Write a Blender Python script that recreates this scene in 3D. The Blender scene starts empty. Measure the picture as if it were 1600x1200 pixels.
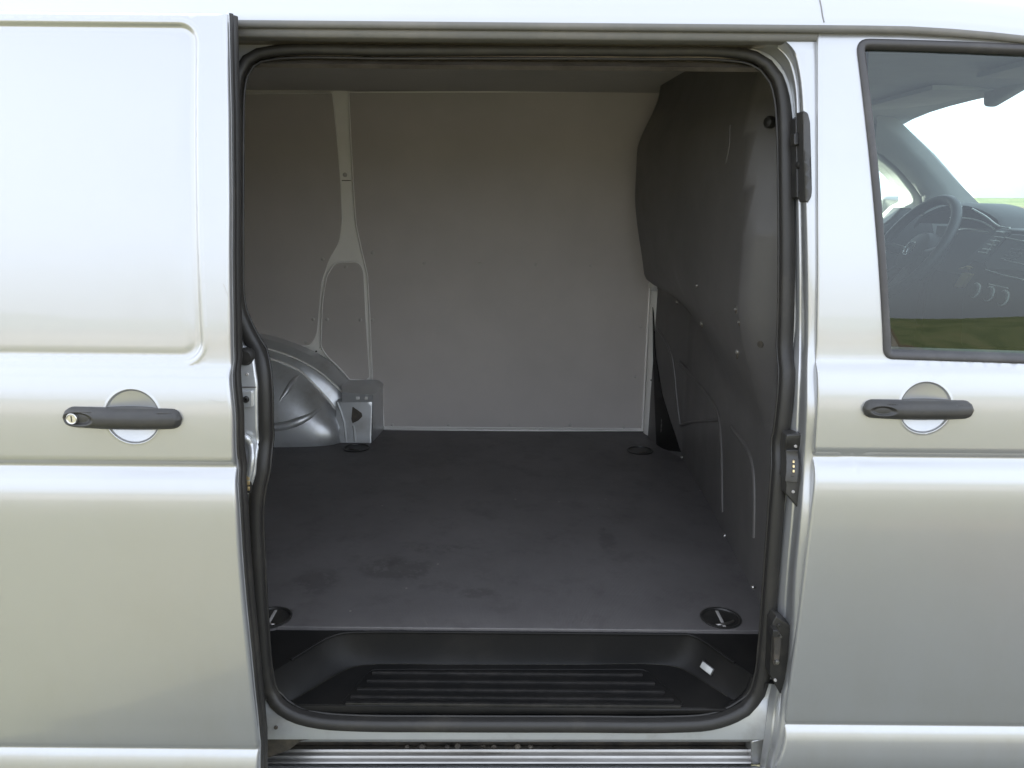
import bpy, bmesh, math, random
import numpy as np
from mathutils import Vector, Matrix
from mathutils.geometry import delaunay_2d_cdt
random.seed(4)
S = bpy.context.scene
COL = S.collection
PI = math.pi

# ------------------------------------------------------------------ camera
CAM_D, CAM_H, FPX = 1.37, 1.52, 1200.0
_p, _r = math.radians(13.5), math.radians(0.5)
CC = np.array([0, -CAM_D, CAM_H])
CF = np.array([0, math.cos(_p), -math.sin(_p)])
_R0 = np.array([1.0, 0, 0]); _U0 = np.array([0, math.sin(_p), math.cos(_p)])
CR = math.cos(_r) * _R0 + math.sin(_r) * _U0
CU = -math.sin(_r) * _R0 + math.cos(_r) * _U0
cam = bpy.data.objects.new('camera', bpy.data.cameras.new('camera'))
COL.objects.link(cam)
cam.data.sensor_width = 36.0
cam.data.lens = FPX / 1600 * 36.0
cam.data.clip_start = 0.02
cam.data.clip_end = 6000
cam.matrix_world = Matrix(((CR[0], CU[0], -CF[0], CC[0]), (CR[1], CU[1], -CF[1], CC[1]),
                           (CR[2], CU[2], -CF[2], CC[2]), (0, 0, 0, 1)))
S.camera = cam

# ------------------------------------------------------------------ sky, sun, exposure
SUN_EL, SUN_AZ = math.radians(26), math.radians(-50)      # azimuth from +Y towards +X; the sun stands behind the van
world = bpy.data.worlds.new('World'); S.world = world; world.use_nodes = True
wn = world.node_tree.nodes; wl = world.node_tree.links
for n in list(wn): wn.remove(n)
_sky = wn.new('ShaderNodeTexSky'); _sky.sky_type = 'NISHITA'; _sky.sun_disc = False
_sky.sun_elevation = SUN_EL; _sky.sun_rotation = SUN_AZ
_sky.air_density = 1.0; _sky.dust_density = 4.0; _sky.ozone_density = 0.6
_bg = wn.new('ShaderNodeBackground'); _bg.inputs['Strength'].default_value = 0.09
_wo = wn.new('ShaderNodeOutputWorld')
_hs = wn.new('ShaderNodeHueSaturation'); _hs.inputs['Saturation'].default_value = .6
wl.new(_sky.outputs[0], _hs.inputs['Color']); 
# thin high cloud: a pale veil over the whole sky, a little uneven
_tc = wn.new('ShaderNodeTexCoord'); _mp = wn.new('ShaderNodeMapping'); _mp.inputs['Scale'].default_value = (1, 1, 2.6)
_nz = wn.new('ShaderNodeTexNoise'); _nz.inputs['Scale'].default_value = 2.2; _nz.inputs['Detail'].default_value = 7; _nz.inputs['Roughness'].default_value = .6
_mr = wn.new('ShaderNodeMapRange'); _mr.inputs[1].default_value = .3; _mr.inputs[2].default_value = .7; _mr.inputs[3].default_value = .5; _mr.inputs[4].default_value = .85
_mx = wn.new('ShaderNodeMix'); _mx.data_type = 'RGBA'; _mx.inputs[7].default_value = (3.5, 3.78, 4.3, 1)
wl.new(_tc.outputs['Generated'], _mp.inputs[0]); wl.new(_mp.outputs[0], _nz.inputs['Vector']); wl.new(_nz.outputs['Fac'], _mr.inputs[0])
wl.new(_mr.outputs[0], _mx.inputs[0]); wl.new(_hs.outputs[0], _mx.inputs[6]); wl.new(_mx.outputs[2], _bg.inputs[0]); wl.new(_bg.outputs[0], _wo.inputs[0])
_sl = bpy.data.lights.new('sun', 'SUN'); _sl.energy = 5.0; _sl.angle = math.radians(0.5); _sl.color = (1.0, 0.9, 0.74)
sun = bpy.data.objects.new('sun', _sl); COL.objects.link(sun)
_sd = Vector((math.sin(SUN_AZ) * math.cos(SUN_EL), math.cos(SUN_AZ) * math.cos(SUN_EL), math.sin(SUN_EL)))
sun.rotation_euler = _sd.to_track_quat('Z', 'Y').to_euler()
sun.location = (-3, 6, 6)
S.view_settings.view_transform = 'Standard'; S.view_settings.look = 'None'
S.view_settings.gamma = 1.0; S.view_settings.use_curve_mapping = False
S.view_settings.exposure = 2.95
S.cycles.max_bounces = 10; S.cycles.diffuse_bounces = 6; S.cycles.transparent_max_bounces = 12
S.cycles.use_denoising = True
S.cycles.sample_clamp_indirect = 8.0

# ------------------------------------------------------------------ photograph pixel -> point
def ray(x, y): return CF + (x - 800) / FPX * CR - (y - 600) / FPX * CU
def at(x, y, Y):
    d = ray(x, y); return CC + d * ((Y - CC[1]) / d[1])
def atZ(x, y, Z):
    d = ray(x, y); return CC + d * ((Z - CC[2]) / d[2])
def atX(x, y, X):
    d = ray(x, y); return CC + d * ((X - CC[0]) / d[0])

class Pchip:
    def __init__(s, x, y):
        s.x = np.array(x, float); s.y = np.array(y, float)
        h = np.diff(s.x); d = np.diff(s.y) / h; m = np.zeros(len(x))
        for i in range(1, len(x) - 1):
            if d[i - 1] * d[i] > 0:
                w1 = 2 * h[i] + h[i - 1]; w2 = h[i] + 2 * h[i - 1]
                m[i] = (w1 + w2) / (w1 / d[i - 1] + w2 / d[i])
        m[0], m[-1] = d[0], d[-1]; s.m = m
    def __call__(s, q):
        q = np.asarray(q, float); i = np.clip(np.searchsorted(s.x, q) - 1, 0, len(s.x) - 2)
        h = s.x[i + 1] - s.x[i]; t = (q - s.x[i]) / h
        tc = np.clip(t, 0, 1); t2 = tc * tc; t3 = t2 * tc
        v = (2*t3 - 3*t2 + 1) * s.y[i] + (t3 - 2*t2 + tc) * h * s.m[i] + (-2*t3 + 3*t2) * s.y[i+1] + (t3 - t2) * h * s.m[i+1]
        return v + np.where(t > 1, (t - 1) * h * s.m[-1], 0) + np.where(t < 0, t * h * s.m[0], 0)

# outer side of the van: depth (Y) by height (Z)
_SK = [(.25, .0), (.36, -.038), (.43, -.0475), (.45, -.0460), (.47, -.0430), (.485, -.0390), (.495, -.0350), (.503, -.0305), (.513, -.0335), (.56, -.035), (.60, -.0362), (.70, -.037), (.80, -.0365), (.90, -.0355),
       (.95, -.0347), (.97, -.0342), (.985, -.0335), (1.0, -.0322), (1.013, -.0303), (1.025, -.0275), (1.04, -.022), (1.0605, -.008), (1.072, -.016), (1.08, -.0178), (1.11, -.0176), (1.14, -.0169), (1.16, -.0158),
       (1.175, -.0143), (1.19, -.0119), (1.205, -.0085), (1.219, -.004), (1.237, .012), (1.3, .0172), (1.4, .0275), (1.5, .042), (1.6, .0605), (1.7, .0825), (1.83, .115)]
SKIN = Pchip([a for a, b in _SK], [b for a, b in _SK])
SKIN_ROWS = list(np.arange(.30, .44, .03)) + [.445, .455, .463, .47, .478, .487, .495, .500, .504, .508, .513, .52, .54, .56, .6, .65, .7, .75, .8, .84, .87, .9, .925, .95, .97, .985, 1.0,
             1.015, 1.03, 1.038, 1.044, 1.05, 1.056, 1.061, 1.065, 1.069, 1.073, 1.077, 1.082, 1.09, 1.11, 1.13, 1.15, 1.17, 1.19, 1.2, 1.21, 1.216, 1.221, 1.226, 1.231, 1.236, 1.241, 1.25, 1.27, 1.3, 1.34, 1.38, 1.42, 1.46, 1.5, 1.54, 1.58, 1.62, 1.66, 1.7, 1.74, 1.78]
def on_skin(x, y, off=0.0):
    Y = off
    for _ in range(40):
        P = at(x, y, Y); Y = float(SKIN(P[2])) + off
    return P
SLIDE = -0.085          # the open sliding door stands this far outside the body

# ------------------------------------------------------------------ 2-D helpers
def catmull(pts, step, closed=False):
    p = np.array(pts, float); n = len(p); out = []
    segs = n if closed else n - 1
    for i in range(segs):
        if closed: a, b, c, d = p[(i-1) % n], p[i], p[(i+1) % n], p[(i+2) % n]
        else: a, b, c, d = p[max(i-1, 0)], p[i], p[i+1], p[min(i+2, n-1)]
        L = np.linalg.norm(c - b); k = max(1, int(round(L / step)))
        # centripetal-like tangents scaled by chord length
        lb = max(np.linalg.norm(b - a), 1e-9); ld = max(np.linalg.norm(d - c), 1e-9)
        m1 = ((c - b) / L + (b - a) / lb) * .5 * L if lb > 1e-8 else (c - b)
        m2 = ((d - c) / ld + (c - b) / L) * .5 * L if ld > 1e-8 else (c - b)
        for j in range(k):
            t = j / k; t2 = t*t; t3 = t2*t
            out.append((2*t3-3*t2+1)*b + (t3-2*t2+t)*m1 + (-2*t3+3*t2)*c + (t3-t2)*m2)
    if not closed: out.append(p[-1])
    return np.array(out)
def lin(pts, step, closed=False):
    p = np.array(pts, float); out = []
    n = len(p)
    for i in range(n if closed else n - 1):
        a, b = p[i], p[(i+1) % n]; k = max(1, int(round(np.linalg.norm(b - a) / step)))
        for j in range(k): out.append(a + (b - a) * j / k)
    if not closed: out.append(p[-1])
    return np.array(out)
def rrect(x0, z0, x1, z1, r, n=8):
    r4 = r if isinstance(r, (list, tuple)) else [r]*4     # order: x1z0, x1z1, x0z1, x0z0
    out = []
    for (cx, cz, a0, rr) in ((x1, z0, -90, r4[0]), (x1, z1, 0, r4[1]), (x0, z1, 90, r4[2]), (x0, z0, 180, r4[3])):
        sx = -1 if cx == x1 else 1; sz = 1 if cz == z0 else -1
        for k in range(n + 1):
            a = math.radians(a0 + 90 * k / n)
            out.append((cx + sx*rr + rr*math.cos(a), cz + sz*rr + rr*math.sin(a)))
    return np.array(out)
def rounded(pts, r, n=5):
    p = np.array(pts, float); out = []; N = len(p)
    rs = r if isinstance(r, (list, tuple)) else [r]*N
    for i in range(N):
        a, b, c = p[i-1], p[i], p[(i+1) % N]; rr = rs[i]
        u = a - b; v = c - b; lu = np.linalg.norm(u); lv = np.linalg.norm(v); u /= lu; v /= lv
        q = min(rr, lu*.49, lv*.49)
        for k in range(n + 1):
            t = k / n; s, e = b + u*q, b + v*q
            out.append((1-t)**2*s + 2*t*(1-t)*b + t*t*e)
    return np.array(out)
def inside(P, poly):
    x, y = P[:, 0], P[:, 1]; r = np.zeros(len(P), bool); n = len(poly); j = n - 1
    for i in range(n):
        xi, yi = poly[i]; xj, yj = poly[j]
        c = ((yi > y) != (yj > y)) & (x < (xj - xi) * (y - yi) / (yj - yi + 1e-30) + xi); r ^= c; j = i
    return r
def dist(P, poly, closed=True):
    a = np.asarray(poly, float); b = np.roll(a, -1, 0)
    if not closed: a, b = a[:-1], b[:-1]
    best = np.full(len(P), 1e9)
    for s, e in zip(a, b):
        d = e - s; L = d @ d
        t = np.clip(((P - s) @ d) / (L + 1e-18), 0, 1)
        q = P - (s + t[:, None] * d)
        best = np.minimum(best, np.sqrt((q*q).sum(1)))
    return best
def sstep(a, b, x):
    t = np.clip((x - a) / (b - a), 0, 1); return t*t*(3 - 2*t)
def sarea(p):
    p = np.asarray(p); q = np.roll(p, -1, 0); return .5*np.sum(p[:, 0]*q[:, 1] - q[:, 0]*p[:, 1])
def offset_pts(poly, d):                                   # points at distance d inside a loop
    p = np.asarray(poly, float)
    if sarea(p) < 0: p = p[::-1]
    t = np.roll(p, -1, 0) - np.roll(p, 1, 0); t /= np.linalg.norm(t, axis=1)[:, None] + 1e-12
    return p + np.stack([-t[:, 1], t[:, 0]], 1) * d

# ------------------------------------------------------------------ object helpers
def mk(name, verts, faces, mat, parent=None, smooth=True, normals=None, auto=None):
    me = bpy.data.meshes.new(name)
    me.from_pydata([tuple(map(float, v)) for v in verts], [], [tuple(map(int, f)) for f in faces])
    me.validate(); me.update()
    if smooth:
        me.polygons.foreach_set('use_smooth', [True]*len(me.polygons))
    if normals is not None:
        me.normals_split_custom_set_from_vertices([tuple(map(float, n)) for n in normals])
    elif auto is not None:
        me.set_sharp_from_angle(angle=math.radians(auto))
    if mat is not None: me.materials.append(mat)
    o = bpy.data.objects.new(name, me); COL.objects.link(o)
    if parent is not None:
        o.parent = parent
        if parent.type == 'EMPTY': o.location = -parent.location
    return o

def sheet(name, outer, mat, parent, P, holes=(), us=(), vs=(), extra=(), rim=None, face=(0, -1, 0), rnd=0.0, rnd_holes=True, margin=.0015):
    """triangulated surface over an outline in (u, v), mapped by P; true normals from P; optional turned-in rim and rounded edge"""
    loops = [np.asarray(outer, float)] + [np.asarray(h, float) for h in holes]
    rdir = None if rim is None else np.asarray(rim, float) / np.linalg.norm(rim)
    rl = loops if rnd_holes else loops[:1]
    def PP(u, v):
        q = P(u, v)
        if rnd > 0:
            d = np.full(len(u), 1e9); uv = np.stack([u, v], 1)
            for lp in rl: d = np.minimum(d, dist(uv, lp))
            ins = inside(uv, loops[0])
            for h in loops[1:]: ins &= ~inside(uv, h)
            s = np.clip(np.where(ins, d, -d) / rnd, 0, 1); q = q + ((1 - np.sqrt(np.clip(1 - (1 - s)**2, 0, 1))) * rnd)[:, None] * rdir
        return q
    pts = []
    if len(us) and len(vs):
        g = np.array(np.meshgrid(us, vs)).reshape(2, -1).T; pts.append(g)
    for e in extra:
        if len(e): pts.append(np.asarray(e, float))
    if rnd > 0:
        for lp in rl:
            hole = lp is not loops[0]
            for f in (.12, .35, .65, 1.0): pts.append(offset_pts(lp, rnd*f*(-1 if hole else 1)))
    if pts:
        pts = np.concatenate(pts); k = inside(pts, loops[0])
        for h in loops[1:]: k &= ~inside(pts, h)
        pts = pts[k]
        d = np.full(len(pts), 1e9)
        for lp in loops: d = np.minimum(d, dist(pts, lp))
        pts = pts[d > min(margin, rnd*.1 if rnd > 0 else margin)]
    else: pts = np.zeros((0, 2))
    nb = sum(len(l) for l in loops)
    allp = np.concatenate(loops + [pts]); edges = []; k = 0
    for l in loops:
        n = len(l); edges += [(k + i, k + (i + 1) % n) for i in range(n)]; k += n
    V, E, Fs, *_ = delaunay_2d_cdt([Vector(p) for p in allp], edges, [], 0, 1e-7)
    uv = np.array([(v.x, v.y) for v in V]); tri = np.array([f for f in Fs], int)
    cen = uv[tri].mean(1); k = inside(cen, loops[0])
    for h in loops[1:]: k &= ~inside(cen, h)
    tri = tri[k]
    used = np.unique(tri); rem = -np.ones(len(uv), int); rem[used] = np.arange(len(used)); uv = uv[used]; tri = rem[tri]
    X = PP(uv[:, 0], uv[:, 1]); e = 4e-4
    Pu = PP(uv[:, 0] + e, uv[:, 1]) - PP(uv[:, 0] - e, uv[:, 1]); Pv = PP(uv[:, 0], uv[:, 1] + e) - PP(uv[:, 0], uv[:, 1] - e)
    N = np.cross(Pu, Pv); N /= np.linalg.norm(N, axis=1)[:, None] + 1e-15
    fc = np.asarray(face, float); sg = np.sign(N @ fc); sg[sg == 0] = 1; N *= sg[:, None]
    a = X[tri]; gn = np.cross(a[:, 1] - a[:, 0], a[:, 2] - a[:, 0])
    fl = (gn * N[tri].mean(1)).sum(1) < 0; tri[fl] = tri[fl][:, ::-1]
    verts = list(X); faces = [tuple(t) for t in tri]; norms = list(N)
    if rim is not None:
        rv = np.asarray(rim, float)
        for li, lp in enumerate(loops):
            n = len(lp); B = PP(lp[:, 0], lp[:, 1]); Q = B + rv
            t = np.roll(B, -1, 0) - np.roll(B, 1, 0); rn = np.cross(t, np.tile(rv, (n, 1))); rn /= np.linalg.norm(rn, axis=1)[:, None] + 1e-15
            ctr = P(offset_pts(lp, 1e-3)[:, 0], offset_pts(lp, 1e-3)[:, 1]) - P(lp[:, 0], lp[:, 1])
            s = np.sign(-(rn * ctr).sum(1)) * (1 if li == 0 else -1)
            s[s == 0] = 1; rn *= s[:, None]
            b0 = len(verts); verts += list(B) + list(Q); norms += list(rn) + list(rn)
            for i in range(n):
                j = (i + 1) % n; f = (b0 + i, b0 + j, b0 + n + j, b0 + n + i)
                g = np.cross(B[j] - B[i], rv)
                faces.append(f if g @ rn[i] > 0 else f[::-1])
    return mk(name, verts, faces, mat, parent, True, norms)

def loft(name, rows, mat, parent, closed_u=False, closed_v=False, auto=40, face=None, cap=False):
    """rows: list of equal-length point lists"""
    R = np.array(rows, float); m, n = R.shape[:2]; faces = []
    for i in range(m if closed_v else m - 1):
        for j in range(n if closed_u else n - 1):
            a, b = i, (i + 1) % m; c, d = j, (j + 1) % n
            faces.append((a*n + c, a*n + d, b*n + d, b*n + c))
    V = R.reshape(-1, 3)
    if face is not None:
        f = faces[len(faces)//2]; g = np.cross(V[f[1]] - V[f[0]], V[f[2]] - V[f[0]])
        if g @ np.array(face) < 0: faces = [q[::-1] for q in faces]
    if cap:
        faces.append(tuple(range(n))[::-1]); faces.append(tuple((m-1)*n + k for k in range(n)))
    return mk(name, V, faces, mat, parent, True, None, auto)

def tube_geo(path, r, n=8, closed=False, prof=None, axis=None, cap=True):
    p = np.array(path, float); m = len(p)
    if closed: t = np.roll(p, -1, 0) - np.roll(p, 1, 0)
    else: t = np.gradient(p, axis=0)
    t /= np.linalg.norm(t, axis=1)[:, None] + 1e-15
    rows = []; prev = None
    for i in range(m):
        if axis is not None: b = np.array(axis, float)
        elif prev is None: b = np.array([0, 0, 1.0]) if abs(t[i][2]) < .9 else np.array([0, 1.0, 0])
        else: b = prev
        a = np.cross(t[i], b); a /= np.linalg.norm(a) + 1e-15; b = np.cross(a, t[i]); prev = b
        rr = r[i] if hasattr(r, '__len__') else r
        if prof is None: ring = [p[i] + rr*(math.cos(2*PI*k/n)*a + math.sin(2*PI*k/n)*b) for k in range(n)]
        else: ring = [p[i] + rr*(q[0]*a + q[1]*b) for q in prof]
        rows.append(ring)
    R = np.array(rows); n = R.shape[1]; faces = []
    for i in range(m if closed else m - 1):
        for j in range(n):
            k = (i + 1) % m; d = (j + 1) % n
            faces.append((i*n + j, i*n + d, k*n + d, k*n + j))
    if cap and not closed:
        faces.append(tuple(range(n))[::-1]); faces.append(tuple((m-1)*n + k for k in range(n)))
    V = R.reshape(-1, 3)
    f = faces[0]; c = (V[f[0]] + V[f[2]])/2; g = np.cross(V[f[1]] - V[f[0]], V[f[2]] - V[f[0]])
    if g @ (c - rows_mean(R[0])) < 0: faces = [q[::-1] for q in faces]
    return V, faces
def rows_mean(a): return np.asarray(a).mean(0)
def tube(name, path, r, mat, parent, n=8, closed=False, prof=None, axis=None, auto=50):
    V, Fc = tube_geo(path, r, n, closed, prof, axis); return mk(name, V, Fc, mat, parent, True, None, auto)
def lathe(name, prof, pos, axis, mat, parent, n=24, auto=40, sx=1.0):
    """prof: (radius, height along axis)"""
    ax = Vector(axis).normalized(); q = ax.to_track_quat('Z', 'Y').to_matrix(); V = []; Fc = []
    for (r, h) in prof:
        for k in range(n):
            a = 2*PI*k/n; V.append(np.array(pos) + np.array(q @ Vector((r*math.cos(a), r*math.sin(a), h))))
    m = len(prof)
    for i in range(m - 1):
        for j in range(n): Fc.append((i*n + j, i*n + (j+1) % n, (i+1)*n + (j+1) % n, (i+1)*n + j))
    Fc.append(tuple(range(n))[::-1]); Fc.append(tuple((m-1)*n + k for k in range(n)))
    return mk(name, V, Fc, mat, parent, True, None, auto)
def box(name, lo, hi, mat, parent, bev=.003, rot=None, seg=2):
    bm = bmesh.new(); bmesh.ops.create_cube(bm, size=1.0)
    lo, hi = np.array(lo, float), np.array(hi, float); c = (lo + hi)/2; s = hi - lo
    for v in bm.verts: v.co = Vector(np.array(v.co)*s)
    if bev: bmesh.ops.bevel(bm, geom=list(bm.edges), offset=bev, segments=seg, affect='EDGES', profile=.6)
    M = Matrix.Translation(Vector(c)) @ (rot.to_4x4() if rot else Matrix.Identity(4))
    bm.transform(M); me = bpy.data.meshes.new(name); bm.to_mesh(me); bm.free()
    me.polygons.foreach_set('use_smooth', [True]*len(me.polygons)); me.set_sharp_from_angle(angle=math.radians(35)); me.materials.append(mat)
    o = bpy.data.objects.new(name, me); COL.objects.link(o)
    if parent is not None:
        o.parent = parent
        if parent.type == 'EMPTY': o.location = -parent.location
    return o
def join_geo(parts):
    V = []; Fc = []
    for v, f in parts:
        k = len(V); V += list(v); Fc += [tuple(i + k for i in q) for q in f]
    return V, Fc

# ------------------------------------------------------------------ materials
def mat(name, col, rough=.5, metal=0.0, coat=0.0, spec=.5, coat_rough=.03):
    m = bpy.data.materials.new(name); m.use_nodes = True; b = m.node_tree.nodes['Principled BSDF']
    b.inputs['Base Color'].default_value = (*col, 1); b.inputs['Roughness'].default_value = rough; b.inputs['Metallic'].default_value = metal
    b.inputs['Coat Weight'].default_value = coat; b.inputs['Coat Roughness'].default_value = coat_rough; b.inputs['Specular IOR Level'].default_value = spec
    return m
class NT:
    def __init__(s, m): s.t = m.node_tree; s.b = s.t.nodes['Principled BSDF']; s.co = s.t.nodes.new('ShaderNodeTexCoord').outputs['Object']
    def n(s, typ, **kw):
        q = s.t.nodes.new('ShaderNode' + typ)
        for k, v in kw.items():
            if k in q.inputs.keys(): q.inputs[k].default_value = v
            else: setattr(q, k, v)
        return q
    def l(s, a, b): s.t.links.new(a, b)
    def noise(s, scale, detail=4, rough=.55, vec=None, stretch=None):
        v = vec or s.co
        if stretch:
            mp = s.n('Mapping'); mp.inputs['Scale'].default_value = stretch; s.l(v, mp.inputs[0]); v = mp.outputs[0]
        q = s.n('TexNoise', Scale=scale, Detail=detail, Roughness=rough); s.l(v, q.inputs['Vector']); return q.outputs['Fac']
    def ramp(s, fac, stops):
        r = s.n('ValToRGB'); e = r.color_ramp.elements
        while len(e) < len(stops): e.new(.5)
        for k, (p, c) in enumerate(stops):
            e[k].position = p; e[k].color = (*c, 1) if len(c) == 3 else c
        s.l(fac, r.inputs[0]); return r.outputs[0]
    def mix(s, fac, a, b, blend='MIX'):
        q = s.n('Mix', data_type='RGBA', blend_type=blend)
        for sock, v in ((q.inputs[0], fac), (q.inputs[6], a), (q.inputs[7], b)):
            if isinstance(v, (int, float)): sock.default_value = v
            elif isinstance(v, tuple): sock.default_value = (*v, 1) if len(v) == 3 else v
            else: s.l(v, sock)
        return q.outputs[2]
    def math(s, op, a, b=0.0, c=0.0):
        q = s.n('Math', operation=op)
        for k, v in enumerate((a, b, c)):
            if isinstance(v, (int, float)): q.inputs[k].default_value = v
            else: s.l(v, q.inputs[k])
        return q.outputs[0]
    def bump(s, h, strength=.2, dist=.002, to='Normal'):
        q = s.n('Bump', Strength=strength, Distance=dist); s.l(h, q.inputs['Height']); s.l(q.outputs[0], s.b.inputs[to]); return q

def wear(m, base, dark, scale=6, amt=(.45, .75), bump=None, rr=None):
    t = NT(m); f = t.noise(scale, 6, .65)
    c = t.ramp(f, [(amt[0], base), (amt[1], dark)]); t.l(c, t.b.inputs['Base Color'])
    if bump: t.bump(t.noise(bump[0], 3, .6), bump[1], bump[2])
    if rr:
        r = t.n('MapRange'); r.inputs[3].default_value, r.inputs[4].default_value = rr; t.l(t.noise(scale*2.3, 5, .6), r.inputs[0]); t.l(r.outputs[0], t.b.inputs['Roughness'])
    return m

# silver metallic paint: flake layer under a clear coat, with dust that thickens in patches and grit low down on the doors
M_paint = mat('silver_metallic_paint', (.42, .425, .432), .16, .64, 1.0)
t = NT(M_paint)
_d = t.noise(3.2, 7, .65); _g = t.noise(60, 4, .7)
_c = t.mix(t.math('MULTIPLY', t.ramp(_d, [(.48, (0, 0, 0)), (.75, (1, 1, 1))]), .22), (.42, .425, .433), (.365, .357, .338))
_sp = t.n('TexVoronoi', Scale=30.0); t.l(t.co, _sp.inputs['Vector'])
_sep = t.n('SeparateXYZ'); t.l(t.co, _sep.inputs[0])
_low = t.n('MapRange'); _low.inputs[1].default_value, _low.inputs[2].default_value = .95, .45; t.l(_sep.outputs['Z'], _low.inputs[0])
_spot = t.math('MULTIPLY', t.math('LESS_THAN', _sp.outputs['Distance'], .05), t.math('GREATER_THAN', t.noise(7, 3), .60))
_c = t.mix(t.math('MULTIPLY', t.math('MULTIPLY', _spot, _low.outputs[0]), .25), _c, (.50, .48, .40))
_drt = t.math('MULTIPLY', t.ramp(t.noise(5, 8, .75, stretch=(1, 1, .35)), [(.45, (0, 0, 0)), (.8, (1, 1, 1))]), _low.outputs[0])
_c = t.mix(t.math('MULTIPLY', _drt, .35), _c, (.33, .30, .24)); t.l(_c, t.b.inputs['Base Color'])
_rr = t.n('MapRange'); _rr.inputs[3].default_value, _rr.inputs[4].default_value = .27, .36; t.l(_g, _rr.inputs[0]); t.l(_rr.outputs[0], t.b.inputs['Roughness'])
_cr = t.n('MapRange'); _cr.inputs[3].default_value, _cr.inputs[4].default_value = .015, .07; t.l(_d, _cr.inputs[0]); t.l(_cr.outputs[0], t.b.inputs['Coat Roughness'])
_b1 = t.n('Bump', Strength=.25, Distance=.0006); t.l(t.noise(14, 2, .4), _b1.inputs['Height']); t.l(_b1.outputs[0], t.b.inputs['Coat Normal'])

M_inner = wear(mat('silver_inner_bodywork', (.58, .59, .60), .36, .6, .5, coat_rough=.12), (.60, .61, .62), (.40, .39, .37), 7, (.5, .8), (9, .12, .002), (.3, .46))
M_black = wear(mat('black_step_plastic', (.022, .021, .020), .45, 0, 0, .16), (.0105, .0102, .0100), (.022, .020, .018), 5, (.45, .8), (420, .35, .0006), (.36, .52))
M_bulk = wear(mat('black_bulkhead_board', (.03, .029, .028), .38), (.095, .090, .088), (.125, .118, .113), 4, (.4, .85), (260, .15, .0005), (.33, .5))
M_rubber = wear(mat('black_rubber_seal', (.030, .028, .026), .5), (.021, .0195, .018), (.050, .044, .036), 9, (.5, .85), (150, .2, .0006), (.45, .62))
M_handle = wear(mat('charcoal_handle_plastic', (.05, .048, .046), .42), (.028, .027, .026), (.046, .043, .039), 20, (.4, .8), (600, .25, .0003), (.38, .5))
M_trim = wear(mat('grey_window_rubber', (.05, .048, .05), .5), (.048, .046, .048), (.09, .086, .083), 12, (.5, .9), (300, .2, .0004), (.45, .6))
M_lining = mat('grey_hardboard_lining', (.44, .42, .40), .62)
t = NT(M_lining)
_c = t.mix(t.ramp(t.noise(2.6, 6, .6), [(.35, (0, 0, 0)), (.75, (1, 1, 1))]), (.475, .440, .418), (.41, .38, .362))
_scr = t.ramp(t.noise(8, 8, .75, stretch=(1, 1, 9)), [(.68, (0, 0, 0)), (.80, (1, 1, 1))])
_c = t.mix(t.math('MULTIPLY', _scr, .25), _c, (.34, .32, .30)); t.l(_c, t.b.inputs['Base Color'])
t.bump(t.noise(380, 3, .6), .18, .0005)
M_pale_edge = mat('pale_edges_and_highlights', (.80, .78, .75), .4)  # pale edges; also paints the light caught along panel edges
M_bare = wear(mat('bare_grey_bodywork', (.62, .61, .59), .38, .15, .3, coat_rough=.15), (.86, .84, .80), (.78, .76, .73), 6, (.45, .8), (40, .08, .001))
M_gutter = wear(mat('grey_gutter_moulding', (.15, .148, .145), .5), (.15, .148, .145), (.20, .19, .18), 8)
M_track = wear(mat('grubby_track_steel', (.26, .23, .19), .36, .75), (.30, .265, .22), (.14, .12, .095), 9, (.4, .75), (40, .2, .001), (.25, .5))
M_ceiling = wear(mat('grey_ceiling_board', (.52, .51, .49), .6), (.50, .475, .455), (.43, .41, .39), 3, (.4, .8), (300, .15, .0005))
M_rib = wear(mat('worn_tread_plastic', (.03, .028, .026), .38, 0, 0, .4), (.013, .0125, .012), (.030, .027, .025), 30, (.4, .75), (300, .3, .0006), (.3, .5))
M_zinc = wear(mat('zinc_plated_steel', (.55, .54, .52), .32, .95), (.36, .35, .335), (.12, .10, .085), 18, (.45, .75), (60, .2, .0006), (.22, .45))
M_rail = mat('scuffed_rail_steel', (.36, .35, .34), .3, .9)
t = NT(M_rail); t.l(t.ramp(t.noise(6, 7, .7, stretch=(.5, 6, 6)), [(.35, (.40, .39, .375)), (.62, (.26, .25, .235)), (.78, (.10, .09, .075))]), t.b.inputs['Base Color'])
M_dirt = wear(mat('grimy_dark_steel', (.07, .06, .05), .6, .3), (.05, .045, .04), (.13, .11, .085), 24, (.4, .7), (120, .5, .001))
M_darksteel = wear(mat('black_coated_steel', (.025, .024, .023), .38, .2), (.024, .023, .022), (.06, .055, .048), 22, (.5, .8), (200, .2, .0005), (.3, .5))
M_yellow = mat('yellow_contacts_and_sunlight', (.72, .56, .30), .35, .8)  # yellow contacts; also paints sunlight on the dash vents
M_lock = wear(mat('lock_cylinder_metal', (.70, .64, .54), .3, .9), (.74, .72, .68), (.52, .50, .46), 60, (.4, .8))
M_lens = mat('clear_lamp_lens', (.36, .36, .35), .25, 0, .5)
M_dash = wear(mat('charcoal_dashboard_plastic', (.055, .058, .06), .5), (.022, .024, .026), (.034, .036, .038), 8, (.4, .8), (500, .3, .0005))
M_dashgrey = mat('grey_dash_trim', (.12, .125, .13), .35)
M_chrome = mat('satin_chrome', (.75, .75, .76), .2, 1.0)
M_pale = mat('pale_silver_trim', (.75, .74, .70), .3, .2)
M_head = wear(mat('pale_headliner_fabric', (.42, .43, .42), .85), (.43, .44, .43), (.38, .39, .38), 6, (.4, .8), (700, .3, .0006))
M_pillar = mat('grey_pillar_trim', (.36, .37, .37), .6)
M_screw = mat('dull_screw_head', (.42, .40, .38), .45, .1)
M_brightscrew = mat('bright_screw_head', (.72, .70, .66), .25, .9)

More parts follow.
